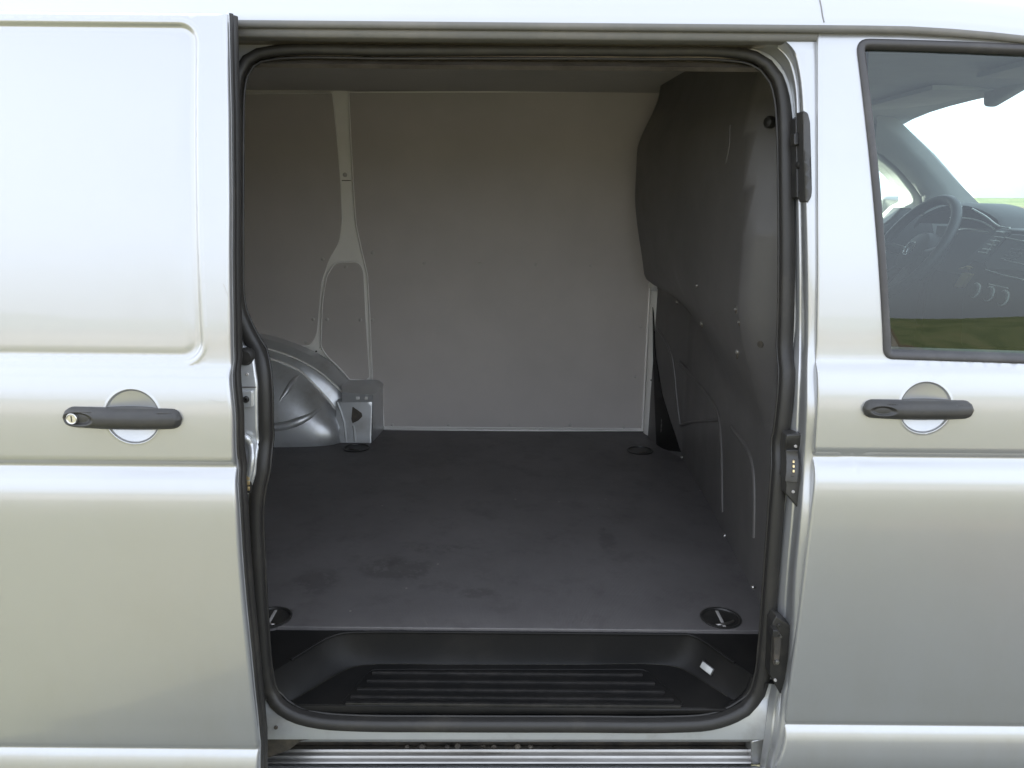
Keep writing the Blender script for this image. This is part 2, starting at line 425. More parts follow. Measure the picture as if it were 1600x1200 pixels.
M_floor = mat('dark_floor_board', (.05, .047, .047), .55)
t = NT(M_floor)
_c = t.mix(t.ramp(t.noise(2.2, 8, .68), [(.35, (0, 0, 0)), (.72, (1, 1, 1))]), (.094, .088, .088), (.135, .127, .126))
_c = t.mix(t.math('MULTIPLY', t.ramp(t.noise(11, 6, .7), [(.52, (0, 0, 0)), (.68, (1, 1, 1))]), .40), _c, (.048, .043, .043))
_c = t.mix(t.math('MULTIPLY', t.ramp(t.noise(5, 9, .78, stretch=(1, 2.4, 1)), [(.60, (0, 0, 0)), (.72, (1, 1, 1))]), .38), _c, (.115, .106, .10))
def _blot(cx, cy, rx, ry, seed):
    mp = t.n('Mapping'); mp.inputs['Location'].default_value = (-cx/rx, -cy/ry, 0); mp.inputs['Scale'].default_value = (1/rx, 1/ry, 0); t.l(t.co, mp.inputs[0])
    ln = t.n('VectorMath', operation='LENGTH'); t.l(mp.outputs[0], ln.inputs[0])
    return t.math('MULTIPLY', t.math('SUBTRACT', 1.0, t.math('SMOOTH_MIN', ln.outputs['Value'], 1.0, .1)), t.ramp(t.noise(seed, 7, .75), [(.42, (0, 0, 0)), (.58, (1, 1, 1))]))
for (bx, by, rx, ry, sd) in ((-.30, .50, .12, .07, 23), (-.08, .37, .055, .03, 41), (-.5, .42, .07, .09, 9), (-.20, .62, .12, .03, 15), (.28, .68, .03, .10, 25)):
    _c = t.mix(t.math('MINIMUM', t.math('MULTIPLY', _blot(bx, by, rx, ry, sd), 1.5), .36), _c, (.028, .025, .024))
_v = t.n('TexVoronoi', Scale=16.0); t.l(t.co, _v.inputs['Vector'])
_c = t.mix(t.math('MULTIPLY', t.math('LESS_THAN', _v.outputs['Distance'], .055), t.math('GREATER_THAN', t.noise(4.5, 2), .56)), _c, (.22, .20, .19))
for _st, _am in (((3, 60, 1), .30), ((50, 2.5, 1), .22), ((26, 30, 1), .15)):
    _mp = t.n('Mapping'); _mp.inputs['Scale'].default_value = _st; _mp.inputs['Rotation'].default_value = (0, 0, .25); t.l(t.co, _mp.inputs[0])
    _q = t.n('TexNoise', Scale=1.0, Detail=5, Roughness=.7); t.l(_mp.outputs[0], _q.inputs['Vector'])
    _c = t.mix(t.math('MULTIPLY', t.math('MULTIPLY', t.ramp(_q.outputs['Fac'], [(.60, (0, 0, 0)), (.70, (1, 1, 1))]), t.ramp(t.noise(3.3, 5, .7), [(.42, (0, 0, 0)), (.62, (1, 1, 1))])), _am), _c, (.15, .14, .135))
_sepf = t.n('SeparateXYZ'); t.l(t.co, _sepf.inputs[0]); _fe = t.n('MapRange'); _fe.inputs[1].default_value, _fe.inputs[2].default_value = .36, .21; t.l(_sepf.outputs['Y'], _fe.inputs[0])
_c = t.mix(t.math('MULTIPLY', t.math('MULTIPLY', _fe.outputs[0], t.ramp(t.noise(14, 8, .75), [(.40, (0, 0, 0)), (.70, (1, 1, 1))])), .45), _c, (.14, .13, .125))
t.l(_c, t.b.inputs['Base Color'])
_w1 = t.n('TexWave', Scale=95.0, Distortion=.4); t.l(t.co, _w1.inputs['Vector'])
_w2 = t.n('TexWave', Scale=95.0, Distortion=.4); _w2.bands_direction = 'Y'; t.l(t.co, _w2.inputs['Vector'])
t.bump(t.math('ADD', t.math('ADD', _w1.outputs['Fac'], _w2.outputs['Fac']), t.noise(160, 4, .7)), .35, .0008)
_r = t.n('MapRange'); _r.inputs[3].default_value, _r.inputs[4].default_value = .42, .66; t.l(t.noise(7, 6, .7), _r.inputs[0]); t.l(_r.outputs[0], t.b.inputs['Roughness'])

def glass_mat(name, tint, refl=1.0):
    m = bpy.data.materials.new(name); m.use_nodes = True; nt = m.node_tree
    for n in list(nt.nodes): nt.nodes.remove(n)
    o = nt.nodes.new('ShaderNodeOutputMaterial'); tr = nt.nodes.new('ShaderNodeBsdfTransparent'); tr.inputs[0].default_value = (*tint, 1)
    gl = nt.nodes.new('ShaderNodeBsdfGlossy'); gl.inputs['Roughness'].default_value = .0; gl.inputs[0].default_value = (.93, .98, .98, 1)
    lw = nt.nodes.new('ShaderNodeLayerWeight'); lw.inputs[0].default_value = .5
    pw = nt.nodes.new('ShaderNodeMath'); pw.operation = 'POWER'; pw.inputs[1].default_value = 5.0; nt.links.new(lw.outputs['Facing'], pw.inputs[0])
    fr = nt.nodes.new('ShaderNodeMath'); fr.operation = 'MULTIPLY_ADD'; fr.inputs[1].default_value = .957; fr.inputs[2].default_value = .043; nt.links.new(pw.outputs[0], fr.inputs[0])
    mu = nt.nodes.new('ShaderNodeMath'); mu.operation = 'MULTIPLY'; mu.use_clamp = True; mu.inputs[1].default_value = 1.3 * refl; nt.links.new(fr.outputs[0], mu.inputs[0])
    mx = nt.nodes.new('ShaderNodeMixShader'); nt.links.new(mu.outputs[0], mx.inputs[0]); nt.links.new(tr.outputs[0], mx.inputs[1]); nt.links.new(gl.outputs[0], mx.inputs[2])
    nt.links.new(mx.outputs[0], o.inputs[0]); return m
M_glass = glass_mat('green_tinted_glass', (.68, .81, .80))
M_wind = glass_mat('windscreen_glass', (.84, .90, .87), .6)

# ------------------------------------------------------------------ the setting
def structure(o): o['kind'] = 'structure'; return o
M_ground = mat('meadow_and_track', (.09, .11, .04), .9, spec=.2)
t = NT(M_ground)
_n = t.ramp(t.noise(.22, 8, .7), [(.36, (.098, .112, .068)), (.50, (.140, .142, .098)), (.66, (.19, .165, .125))])
_n2 = t.mix(t.math('MULTIPLY', t.noise(6, 6, .75), .8), _n, (.07, .085, .03)); _n2 = t.mix(t.math('MULTIPLY', t.ramp(t.noise(34, 4, .7), [(.55, (0, 0, 0)), (.7, (1, 1, 1))]), .35), _n2, (.22, .20, .12))
_sg = t.n('SeparateXYZ'); t.l(t.co, _sg.inputs[0])
_fd = t.n('MapRange'); _fd.inputs[1].default_value, _fd.inputs[2].default_value = -6.5, -8.5
t.l(t.math('ADD', _sg.outputs['Y'], t.math('MULTIPLY', t.noise(.5, 4), 3.0)), _fd.inputs[0])
_fe2 = t.n('MapRange'); _fe2.inputs[1].default_value, _fe2.inputs[2].default_value = -70, -45; t.l(_sg.outputs['Y'], _fe2.inputs[0])
_stub = t.ramp(t.noise(.6, 8, .7), [(.35, (.235, .225, .205)), (.7, (.31, .295, .265))])
_n2 = t.mix(t.math('MULTIPLY', _fd.outputs[0], _fe2.outputs[0]), _n2, _stub)      # a pale stubble field begins a few metres off
_fb = t.n('MapRange'); _fb.inputs[1].default_value, _fb.inputs[2].default_value = -48, -75; t.l(_sg.outputs['Y'], _fb.inputs[0])
_n2 = t.mix(_fb.outputs[0], _n2, t.ramp(t.noise(.05, 7, .7), [(.38, (.105, .085, .060)), (.55, (.15, .12, .085)), (.68, (.12, .125, .075))]))   # ploughed land beyond
_br = t.math('MULTIPLY', t.math('GREATER_THAN', t.math('ADD', _sg.outputs['X'], t.math('MULTIPLY', t.noise(1.6, 5), 1.2)), 2.5), t.math('GREATER_THAN', _sg.outputs['Y'], -2.6))
_n2 = t.mix(t.math('MULTIPLY', _br, .8), _n2, t.ramp(t.noise(9, 7, .75), [(.35, (.10, .070, .045)), (.65, (.20, .15, .10))]))
t.l(_n2, t.b.inputs['Base Color']); t.bump(t.noise(25, 6, .8), .9, .03)
gv = []; gf = []
_rr = [0.0, 1, 2, 3, 4, 6, 8, 11, 15, 21, 30, 45, 70, 110, 170, 260, 400, 650, 1000, 1600, 2500, 4000]; _na = 64
for i, R_ in enumerate(_rr):
    for k in range(_na):
        a = 2*PI*k/_na; z = 0.0
        if R_ > 3: z = .04*math.sin(3*a + R_)*min(1, R_/20) - .05
        if R_ > 60: z = .25*math.sin(2*a + R_*.01) - .2
        gv.append((R_*math.cos(a), .9 + R_*math.sin(a), z))
for i in range(len(_rr) - 1):
    for k in range(_na):
        gf.append((i*_na + k, i*_na + (k+1) % _na, (i+1)*_na + (k+1) % _na, (i+1)*_na + k))
structure(mk('ground', gv, [f[::-1] for f in gf], M_ground))
def hill_range(name, R0, R1, hfun, m):
    V = []; Fc = []; n = 240; prof = [(0, -1.0), (.25, .35), (.5, .75), (.75, .97), (1, 1.0)]
    for (f, h) in prof:
        for k in range(n):
            a = 2*PI*k/n; hh = hfun(a); z = -3.0 if h < 0 else h*hh
            R_ = R0 + (R1 - R0)*f; V.append((R_*math.cos(a), R_*math.sin(a), z))
    for i in range(len(prof) - 1):
        for k in range(n): Fc.append((i*n + k, (i+1)*n + k, (i+1)*n + (k+1) % n, i*n + (k+1) % n))
    return structure(mk(name, V, Fc, m))
M_hill = mat('hazy_wooded_hill', (.07, .09, .05), .95, spec=.1)
t = NT(M_hill); t.l(t.ramp(t.noise(.03, 8, .7), [(.38, (.08, .105, .055)), (.52, (.115, .14, .075)), (.66, (.16, .165, .10))]), t.b.inputs['Base Color'])
def _hf(a):
    back = .5 - .5*math.sin(a)                             # 1 towards -Y (behind the photographer), 0 towards +Y
    return 6.0 + 3.0*math.sin(2.2*a + 1.0) + 1.2*math.sin(7*a) + back**2*(27 + 7*math.sin(5*a + .6) + 3*math.sin(13*a) + 1.4*math.sin(31*a))
hill_range('hills', 520, 900, _hf, M_hill)

# ------------------------------------------------------------------ the van
van = bpy.data.objects.new('cargo_van', None); COL.objects.link(van); van.location = (0, .95, 0); van.empty_display_size = .3
van['label'] = 'silver panel van with its side sliding door pushed open on an empty cargo bay'; van['category'] = 'van'
XZ = lambda off: (lambda u, v: np.stack([u, SKIN(v) + off, v], 1))
FLY = lambda Yc: (lambda u, v: np.stack([u, np.full(len(u), Yc), v], 1))

# ---- sliding door (pushed back, outside the body)
ex = [(353, 22), (355, 110), (357, 200), (358, 300), (358, 400), (359.5, 500), (361, 570), (363, 650), (366, 722), (370, 800), (375, 880), (380, 940), (386, 1000), (391, 1050), (396, 1100), (404, 1160), (406, 1200)]
edge = np.array([on_skin(x, y, SLIDE) for x, y in ex])[::-1]
e_x = Pchip(edge[:, 2], edge[:, 0])
zz = np.unique(np.concatenate([np.linspace(.33, 1.82, 110), [z for z in SKIN_ROWS if .34 < z < 1.81]]))
slide_edge = np.stack([np.minimum(e_x(np.maximum(zz, edge[0, 2])), -.475), zz], 1)
xL = -1.56
outer = np.concatenate([slide_edge, lin([(slide_edge[-1, 0], 1.82), (xL, 1.82), (xL, .33), (slide_edge[0, 0], .33)], .016)[1:-1]])
c_dish = on_skin(207, 651.5, SLIDE); r_dish = .0475
pan_tr = on_skin(316, 38, SLIDE); pan_br = on_skin(317, 566, SLIDE)
panel = rrect(-1.5, pan_br[2], pan_br[0], pan_tr[2], [.038, .03, .03, .03], 10)
_q = on_skin(1338, 733)
DENTS = [(_q[0], _q[2], .0055, .0012), (_q[0] - .004, _q[2] + .012, .004, -.0006)]
dent_pts = np.array([(_q[0] + x*.0022, _q[2] + z*.0022) for x in range(-9, 10) for z in range(-10, 11)])
def door_fun(dish, rd, pan, off):
    def P(u, v):
        Y = SKIN(v) + off
        d = np.hypot(u - dish[0], v - dish[2]) / rd
        for (mx, mz, mr, md) in DENTS: Y = Y + md*np.exp(-((u - mx)**2 + ((v - mz)*.6)**2)/mr**2)
        Y = Y + np.where(d < 1, .0098*(1 - np.clip(d, 0, 1)**2.0) + .0014*sstep(1.0, .93, d), 0) - .0006*np.exp(-((d - 1.02)/.03)**2)
        if pan is not None:
            uv = np.stack([u, v], 1); sd = dist(uv, pan)*np.where(inside(uv, pan), -1, 1)
            Y = Y + .0065*sstep(.003, -.0055, sd) - .0012*np.exp(-((sd - .006)/.004)**2) + .0010*np.exp(-((sd + .012)/.005)**2)
        return np.stack([u, Y, v], 1)
    return P
def dish_pts(c, r):
    q = [(c[0], c[2])]
    for f in (.2, .4, .6, .75, .86, .92, .95, .97, .985, 1.0, 1.01, 1.03, 1.06, 1.12):
        n = 64; q += [(c[0] + r*f*math.cos(2*PI*k/n), c[2] + r*f*math.sin(2*PI*k/n)) for k in range(n)]
    return np.array(q)
band = []
_pl = lin(panel, .012, True)
for o_ in (-.016, -.012, -.009, -.006, -.004, -.002, 0, .002, .004, .006, .009, .013): band.append(offset_pts(_pl, -o_))
sliding = sheet('sliding_door', outer, M_paint, van, door_fun(c_dish, r_dish, panel, SLIDE), us=np.arange(-1.54, -.48, .022), vs=SKIN_ROWS,
                extra=[dish_pts(c_dish, r_dish)] + band, rim=(0, .012, 0), rnd=.006)
sliding['label'] = 'sliding side door pushed back, with stamped panel and keyhole handle'
# hem, inner return and rubber along its leading edge
sk_e = lambda dz, dx, dy: [(e_x(np.clip(z, edge[0, 2], edge[-1, 2])) + dx, SKIN(z) + SLIDE + dy, z) for z in dz]
zs = np.linspace(.34, 1.825, 70)
loft('door_hem', [[(float(min(e_x(max(z, edge[0, 2])), -.475)) + dx, float(SKIN(z)) + SLIDE + dy, z) for (dx, dy) in ((-.001, .0105), (.0005, .014), (-.001, .018), (-.006, .020))] for z in zs], M_inner, sliding, face=(1, 0, 0))
prof = [(.000, .019), (.0045, .021), (.0062, .026), (.0048, .031), (.0025, .0335), (.0050, .037), (.0075, .043), (.0062, .050), (.0025, .055), (-.004, .056)]
loft('edge_seal', [[(float(min(e_x(max(z, edge[0, 2])), -.475)) + dx - .003, float(SKIN(z)) + SLIDE + dy, z) for (dx, dy) in prof] for z in zs], M_rubber, sliding, face=(1, 0, 0))
loft('inner_shell', [[(x, float(SKIN(z)) + SLIDE + .056 - .0, z) for x in np.linspace(float(min(e_x(max(z, edge[0, 2])), -.475)) - .006, xL, 12)] for z in zs], M_inner, sliding, face=(0, 1, 0))

for L, r in (([(349, 444), (351.5, 450), (354, 457), (356.5, 461)], .00045), ([(326, 623.5), (334, 626), (343, 628), (354, 627)], .0004)):
    tube('scratch', [on_skin(x, y, SLIDE) for x, y in L], r, M_screw, sliding, 5)

# ---- pull handles
def handle(parent, px_pts, off, lock, nm='door_handle'):
    (x0, ya), (x1, yb), h = px_pts
    a = on_skin(x0, ya, off); b = on_skin(x1, yb, off)
    L = b[0] - a[0]; zc = (a[2] + b[2])/2; hh = h
    # outline: capsule, slightly deeper in the middle
    us = np.linspace(a[0], b[0], 46); top = []; bot = []
    for u in us:
        tt = (u - a[0])/L; e = min(u - a[0], b[0] - u); q = 1.0 if e > hh else math.sqrt(max(0, 1 - (1 - e/hh)**2))
        sag = -.0022*math.sin(PI*tt)
        zl = a[2] + (b[2] - a[2])*tt
        top.append((u, zl + hh*q*.96)); bot.append((u, zl - hh*q + sag))
    out = np.array(bot + top[::-1][1:-1])
    y0 = lambda u, v: SKIN(np.clip(v, 1.1, 1.2)) + off
    def P(u, v):
        tt = np.clip((u - a[0])/L, 0, 1)
        zl = a[2] + (b[2] - a[2])*tt; w = (v - zl)/hh
        lift = .012 + .012*np.sin(PI*np.clip(tt*1.02, 0, 1))**.55
        # the grip rolls back above and below
        lift = lift - .010*np.clip(np.abs(w + .05), 0, 1.1)**2.6 - .007*sstep(.30, .62, w)*sstep(.12, .2, tt)*sstep(.97, .9, tt)*0
        uv = np.stack([u, v], 1); g = np.zeros(len(u))
        cx = a[0] + L*(.155 if not lock else .15); d = np.hypot((u - cx)/(.024 if not lock else .030), (v - (a[2] - .001))/(.0095 if not lock else .0125))
        g = (.0055 if not lock else .009)*sstep(1.0, .55, d)
        # parting line between the pad and the grip
        g = g + .0022*np.exp(-((w - .62 + .15*sstep(.15, .19, tt)*0)/.05)**2)*sstep(.16, .2, tt)*sstep(.30, .26, tt)
        g = g + .0022*np.exp(-((w - .62)/.05)**2)*sstep(.80, .83, tt)*sstep(.96, .93, tt)
        return np.stack([u, y0(u, v) - lift + g, v], 1)
    o = sheet(nm, out, M_handle, parent, P, us=np.linspace(a[0], b[0], 90), vs=np.linspace(a[2] - hh, a[2] + hh, 36), rim=(0, .034, 0), rnd=.007)
    return o, a, L
h1, ha, hL = handle(sliding, ((101.5, 650), (285, 654), .0178), SLIDE, True)
h1['label'] = 'charcoal pull handle with keyhole'
lc = (ha[0] + hL*.095, float(SKIN(ha[2])) + SLIDE - .0135, ha[2] - .001)
lathe('lock_cylinder', [(.0095, -.006), (.0095, .0012), (.0085, .0022), (.0075, .0016), (.0072, .0012), (.0001, .0012)], lc, (0, -1, 0), M_lock, sliding, 28)
box('key_slot', (lc[0] - .0009, lc[1] - .0020, lc[2] - .0052), (lc[0] + .0009, lc[1] - .0005, lc[2] + .0052), M_dirt, sliding, .0003)

# ---- front door with its window
fx = [(1277, 42), (1278, 110), (1278, 175), (1278, 300), (1278, 430), (1277, 500), (1275, 562), (1276.5, 577), (1277, 640), (1274, 695), (1271, 720), (1268, 800), (1262, 850), (1256, 900), (1244, 1000), (1237, 1050), (1230, 1100), (1227, 1150), (1214, 1200)]
fe = np.array([on_skin(x, y) for x, y in fx])[::-1]
f_x = Pchip(fe[:, 2], fe[:, 0])
zf = np.unique(np.concatenate([np.linspace(.33, 1.822, 110), [z for z in SKIN_ROWS if .34 < z < 1.81]]))
def top_z(x): return 1.822 - .020*np.clip((x - .66)/.3, 0, 3)**1.6
xr = np.linspace(fe[-1, 0], 1.5, 60)
outer = np.concatenate([np.array([(float(f_x(max(z, fe[0, 2]))), z) for z in zf])[::-1], lin([(float(f_x(fe[0, 2])), .33), (1.5, .33), (1.5, float(top_z(1.5)))], .02)[1:], np.array([(x, float(top_z(x))) for x in xr])[::-1][1:-1]])
wpx = [(1337, 60), (1450, 61.5), (1600, 68)]
wo = [on_skin(1337, 60), on_skin(1382, 563), on_skin(1600, 566), on_skin(1600, 68)]
w_bl = on_skin(1381, 561); w_tl = on_skin(1336.5, 60); s1 = on_skin(1600, 568); s2 = on_skin(1600, 69)
ztop = lambda x: w_tl[2] + (s2[2] - w_tl[2])*np.clip((x - w_tl[0])/(s2[0] - w_tl[0]), 0, 2)**1.5
zbot = lambda x: w_bl[2] + (s1[2] - w_bl[2])*(x - w_bl[0])/(s1[0] - w_bl[0])
wpoly = rounded([(w_tl[0], w_tl[2]), (w_bl[0], w_bl[2]), (1.12, float(zbot(1.12))), (1.40, float(zbot(1.40))), (1.36, 1.52), (1.2, float(ztop(1.2)) - .0), (1.05, float(ztop(1.05))), (.95, float(ztop(.95))), (.8, float(ztop(.8))), (.7, float(ztop(.7)))], [.026, .018, .01, .03, .1, .05, .05, .05, .05, .05], 6)
wpoly = lin(wpoly, .010, True)
whole = offset_pts(wpoly, .006)                            # hole in the metal, hidden under the rubber
c2 = on_skin(1446, 637.5); r2 = .0475
front = sheet('front_door', outer, M_paint, van, door_fun(c2, r2, None, 0), holes=[whole], us=np.arange(.58, 1.49, .026), vs=SKIN_ROWS,
              extra=[dish_pts(c2, r2), dent_pts], rim=(0, .012, 0), rnd=.005)
front['label'] = 'closed front passenger door with window'
h2, hb, hL2 = handle(front, ((1347.5, 637.5), (1519, 639.5), .0172), 0.0, False)
h2['label'] = 'charcoal pull handle with thumb dimple'
wl3 = lambda pl, off: [(p[0], float(SKIN(p[1])) + off, p[1]) for p in pl]
# window rubber: outer bead, flat, inner lip
rows = []
for (d, off) in ((-.0005, .001), (.0005, -.0035), (.004, -.0055), (.009, -.005), (.012, -.0035), (.0145, .000), (.017, .006), (.018, .012), (.018, .03)):
    rows.append(wl3(offset_pts(wpoly, d), off))
loft('window_seal', rows, M_trim, front, closed_u=True, face=None, auto=60)
pane_o = offset_pts(wpoly, .015)
sheet('window_pane', pane_o, M_glass, front, XZ(.009), us=np.arange(.6, 1.5, .05), vs=np.arange(1.2, 1.83, .05))
loft('inner_panel', [[(x, float(SKIN(z)) + .07, z) for x in np.linspace(.62, 1.5, 8)] for z in np.linspace(.4, 1.235, 8)], M_dash, front, face=(0, 1, 0))
sheet('inner_frame', lin(rounded([(.60, 1.20), (1.48, 1.20), (1.48, 1.60), (1.30, 1.775), (1.0, 1.795), (.60, 1.80)], .02, 4), .03, True), M_pillar, front, XZ(.04), holes=[offset_pts(wpoly, .012)], us=np.arange(.6, 1.5, .06), vs=np.arange(1.2, 1.83, .06), face=(0, 1, 0), rim=(0, -.028, 0))

# ---- opening in the body side: weather seal round it
seal_px = [(600, 78), (430, 78.5), (403, 83), (385, 93), (373, 112), (367, 142), (365.5, 200), (365, 300), (365, 400), (366.5, 465), (372, 492), (383, 517), (397, 542), (406, 565), (410.5, 600), (412, 650), (411.5, 700), (408, 735), (401, 765), (397.5, 800), (399, 860), (402, 920), (406, 980), (409.5, 1030), (414, 1062),
           (423, 1088), (440, 1109), (465, 1122), (500, 1130), (550, 1133.5), (700, 1135), (900, 1135.5), (1060, 1135.5), (1110, 1132), (1150, 1119), (1177, 1097), (1191, 1068), (1198.5, 1015), (1205, 930), (1211, 850), (1218, 760), (1225.5, 660), (1229.5, 560), (1231.5, 430), (1231, 300), (1229, 200), (1225, 152), (1216, 121), (1200, 100), (1180, 88), (1150, 82), (1000, 79), (800, 78)]
sc = catmull([on_skin(x, y, .07) for x, y in seal_px], .022, True)
sc2 = sc[:, [0, 2]]
def seal_path(off): return np.array([(x, float(SKIN(z)) + off, z) for x, z in sc2])
def wfac(p):                                                # slimmer along the top
    return np.array([1.0 - .30*float(sstep(1.60, 1.78, z)) for z in p[:, 2]])
sp = seal_path(.070)
prof = [(math.cos(a)*.0132, math.sin(a)*.0085) for a in np.linspace(0, PI, 9)] + [(-.0132, -.012), (.0132, -.012)]
tube('weather_seal', sp, wfac(sp), M_rubber, van, closed=True, prof=prof, axis=(0, -1, 0), auto=70)
lip = [(math.cos(a)*.0026, math.sin(a)*.0026) for a in np.linspace(0, 2*PI, 7)[:-1]]
ip = offset_pts(sc2, .0135)
tube('seal_lip', [(x, float(SKIN(z)) + .083, z) for x, z in ip], 1.0, M_rubber, van, closed=True, prof=lip, axis=(0, -1, 0), auto=70)
# flange of the body side all round the seal
fr_o = lin([at(300, 66, .19)[[0, 2]], at(300, 1154, .03)[[0, 2]], at(1240, 1154, .03)[[0, 2]], at(1262, 66, .19)[[0, 2]]], .05, True)
fr = sheet('body_side_frame', fr_o, M_inner, van, XZ(.074), holes=[sc2[::-1]], us=np.arange(-.7, .62, .05), vs=np.arange(.4, 1.8, .05))
# inner return of the opening
loft('opening_return', [[(x, float(SKIN(z)) + o_, z) for x, z in offset_pts(sc2, d)] for (o_, d) in ((.074, .0), (.11, -.004), (.15, -.01))], M_black, van, closed_u=True, auto=60)

# ---- front door pillar (right jamb)
jrows = [((1165, 73), (1180, 66), (1190, 57), (1200, 44)), ((1200, 84), (1211, 73), (1218, 61), (1279, 50)), ((1221, 104), (1231, 92), (1238, 80), (1279, 75)), ((1235, 135), (1242, 125), (1248, 112), (1280, 108)),
         ((1241, 175), (1246, 175), (1254, 175), (1281, 175)), ((1242, 300), (1248, 300), (1258, 300), (1281, 300)), ((1243, 430), (1250, 430), (1261, 430), (1281, 430)), ((1240, 540), (1249.5, 540), (1261, 540), (1280, 540)),
         ((1239, 570), (1249, 570), (1260.5, 570), (1279, 570)), ((1236, 640), (1246, 640), (1259.5, 640), (1280, 640)), ((1231, 720), (1243, 720), (1256, 720), (1274, 720)), ((1226, 800), (1238, 800), (1251, 800), (1271, 800)),
         ((1217, 900), (1229, 900), (1242, 900), (1259, 900)), ((1211, 1000), (1223, 1000), (1238, 1000), (1247, 1000)), ((1207, 1060), (1218, 1060), (1231, 1060), (1240, 1060)), ((1203, 1084), (1214, 1084), (1224, 1084), (1235, 1084)),
         ((1200, 1108), (1210, 1108), (1221, 1108), (1231, 1108)), ((1194, 1150), (1205, 1150), (1216, 1150), (1230, 1150)), ((1184, 1215), (1192, 1215), (1202, 1215), (1214, 1215))]
rows = []
for a, b, c, d in jrows:
    pa = on_skin(*a, .073); pb = on_skin(*b, .056); pc0 = on_skin(c[0] - 3.5, c[1], .026); pc = on_skin(*c, .0125); pc1 = on_skin(c[0] + 4, c[1], .0085); pd = on_skin(d[0] - 3, d[1], .008)
    pe = pd + np.array([.02, .012, 0])
    pb0 = on_skin(b[0] - 1.6, b[1], .0585); pb1 = on_skin(b[0] + 1.6, b[1], .0555)
    rows.append([pa, pb0, pb, pb1, pc0, pc, pc1, pd, pe])
R_ = np.array(rows); fine = []
for i in range(R_.shape[1]):
    fine.append(catmull(R_[:, i], .0001 if False else 1e9, False))
rr_ = []
for i in range(len(R_) - 1):
    for k in range(4):
        f = k/4; a, b = R_[i], R_[i+1]; p0 = R_[max(i-1, 0)]; p3 = R_[min(i+2, len(R_)-1)]
        L = np.linalg.norm(b - a, axis=1)[:, None]; l0 = np.maximum(np.linalg.norm(a - p0, axis=1)[:, None], 1e-6); l3 = np.maximum(np.linalg.norm(p3 - b, axis=1)[:, None], 1e-6)
        m1 = ((b - a)/L + (a - p0)/l0)*.5*L if i > 0 else (b - a); m2 = ((p3 - b)/l3 + (b - a)/L)*.5*L if i < len(R_)-2 else (b - a)
        rr_.append((2*f**3 - 3*f*f + 1)*a + (f**3 - 2*f*f + f)*m1 + (-2*f**3 + 3*f*f)*b + (f**3 - f*f)*m2)
rr_.append(R_[-1])
pillar = loft('door_pillar', rr_, M_paint, van, auto=60, face=(0, -1, 0))
def plate(name, pxs, off, depth, m, parent, r=.003, rnd=.002):
    pts = np.array([on_skin(x, y, off)[[0, 2]] for x, y in pxs])
    return sheet(name, lin(rounded(pts, r, 4), .02, True), m, parent, XZ(off), rim=(0, depth, 0), rnd=rnd)
def stud(name, x, y, off, r, h, m, parent, axis=(0, -1, 0), n=12):
    p = on_skin(x, y, off); return lathe(name, [(r, -.004), (r, h*.6), (r*.75, h), (r*.35, h), (r*.3, h*.5), (.0001, h*.5)], p, axis, m, parent, n)
# upper guide bracket
plate('guide_plate', [(1243, 186), (1257, 176), (1262, 314), (1245, 309)], .036, .03, M_darksteel, pillar)
plate('guide_cover', [(1255, 172), (1263, 176), (1266.5, 190), (1269.5, 300), (1268, 309), (1261.5, 317), (1258.5, 314), (1255.5, 230)], .004, .03, M_handle, pillar, .004, .003)
plate('guide_shim', [(1253, 207), (1256, 207), (1256, 247), (1251, 247)], .030, .01, M_zinc, pillar, .001, .0008)
stud('guide_bolt', 1249, 196, .036, .004, .005, M_darksteel, pillar); stud('guide_roller', 1249.5, 258, .034, .0075, .008, M_darksteel, pillar, n=18); stud('guide_bolt', 1250, 299, .036, .0035, .004, M_darksteel, pillar)
plate('guide_catch', [(1241, 208), (1249, 207), (1249, 226), (1241, 227)], .026, .02, M_darksteel, pillar)
# electric contact plate
plate('contact_plate', [(1229, 679), (1257, 678), (1263, 688), (1262, 780), (1256, 799), (1249, 797), (1228, 772)], .036, .03, M_handle, pillar, .004, .003)
plate('contact_plate_flange', [(1253, 690), (1257, 690), (1256, 785), (1252, 785)], .030, .012, M_handle, pillar, .001, .001)
plate('contact_block', [(1229, 704), (1248, 704), (1246, 755), (1227, 753)], .024, .03, M_handle, pillar, .002, .0015)
plate('contact_slot', [(1238, 716), (1244, 716), (1242, 745), (1236, 745)], .0232, .01, M_dirt, pillar, .002, .0006)
for yy in (721.5, 729, 736.5): plate('contact_pin', [(1239, yy - 2), (1242, yy - 2), (1241.8, yy + 2), (1238.8, yy + 2)], .0215, .006, M_yellow, pillar, .0008, .0006)
stud('contact_screw', 1243, 697, .036, .003, .003, M_screw, pillar); stud('contact_screw', 1239, 768, .036, .003, .003, M_screw, pillar)
# lower guide bracket
plate('lower_bracket', [(1207, 974), (1213, 963), (1240, 981), (1239, 1000), (1227, 1078), (1219, 1085), (1203, 1056)], .030, .04, M_darksteel, pillar, .003, .002)
plate('lower_bracket_lever', [(1210, 988), (1220, 990), (1221, 1008), (1217, 1040), (1209, 1040)], .018, .02, M_dirt, pillar, .004, .002)
plate('lower_bracket_catch', [(1208, 985), (1217, 986), (1217, 996), (1207, 996)], .012, .02, M_darksteel, pillar, .002, .001)
stud('lower_bracket_bolt', 1213.5, 1033, .017, .0045, .006, M_zinc, pillar); stud('lower_bracket_bolt', 1217, 976, .030, .004, .005, M_darksteel, pillar); stud('lower_bracket_bolt', 1211, 1062, .030, .003, .004, M_screw, pillar)
stud('lower_bracket_pin', 1219.5, 994, .012, .0022, .004, M_zinc, pillar)

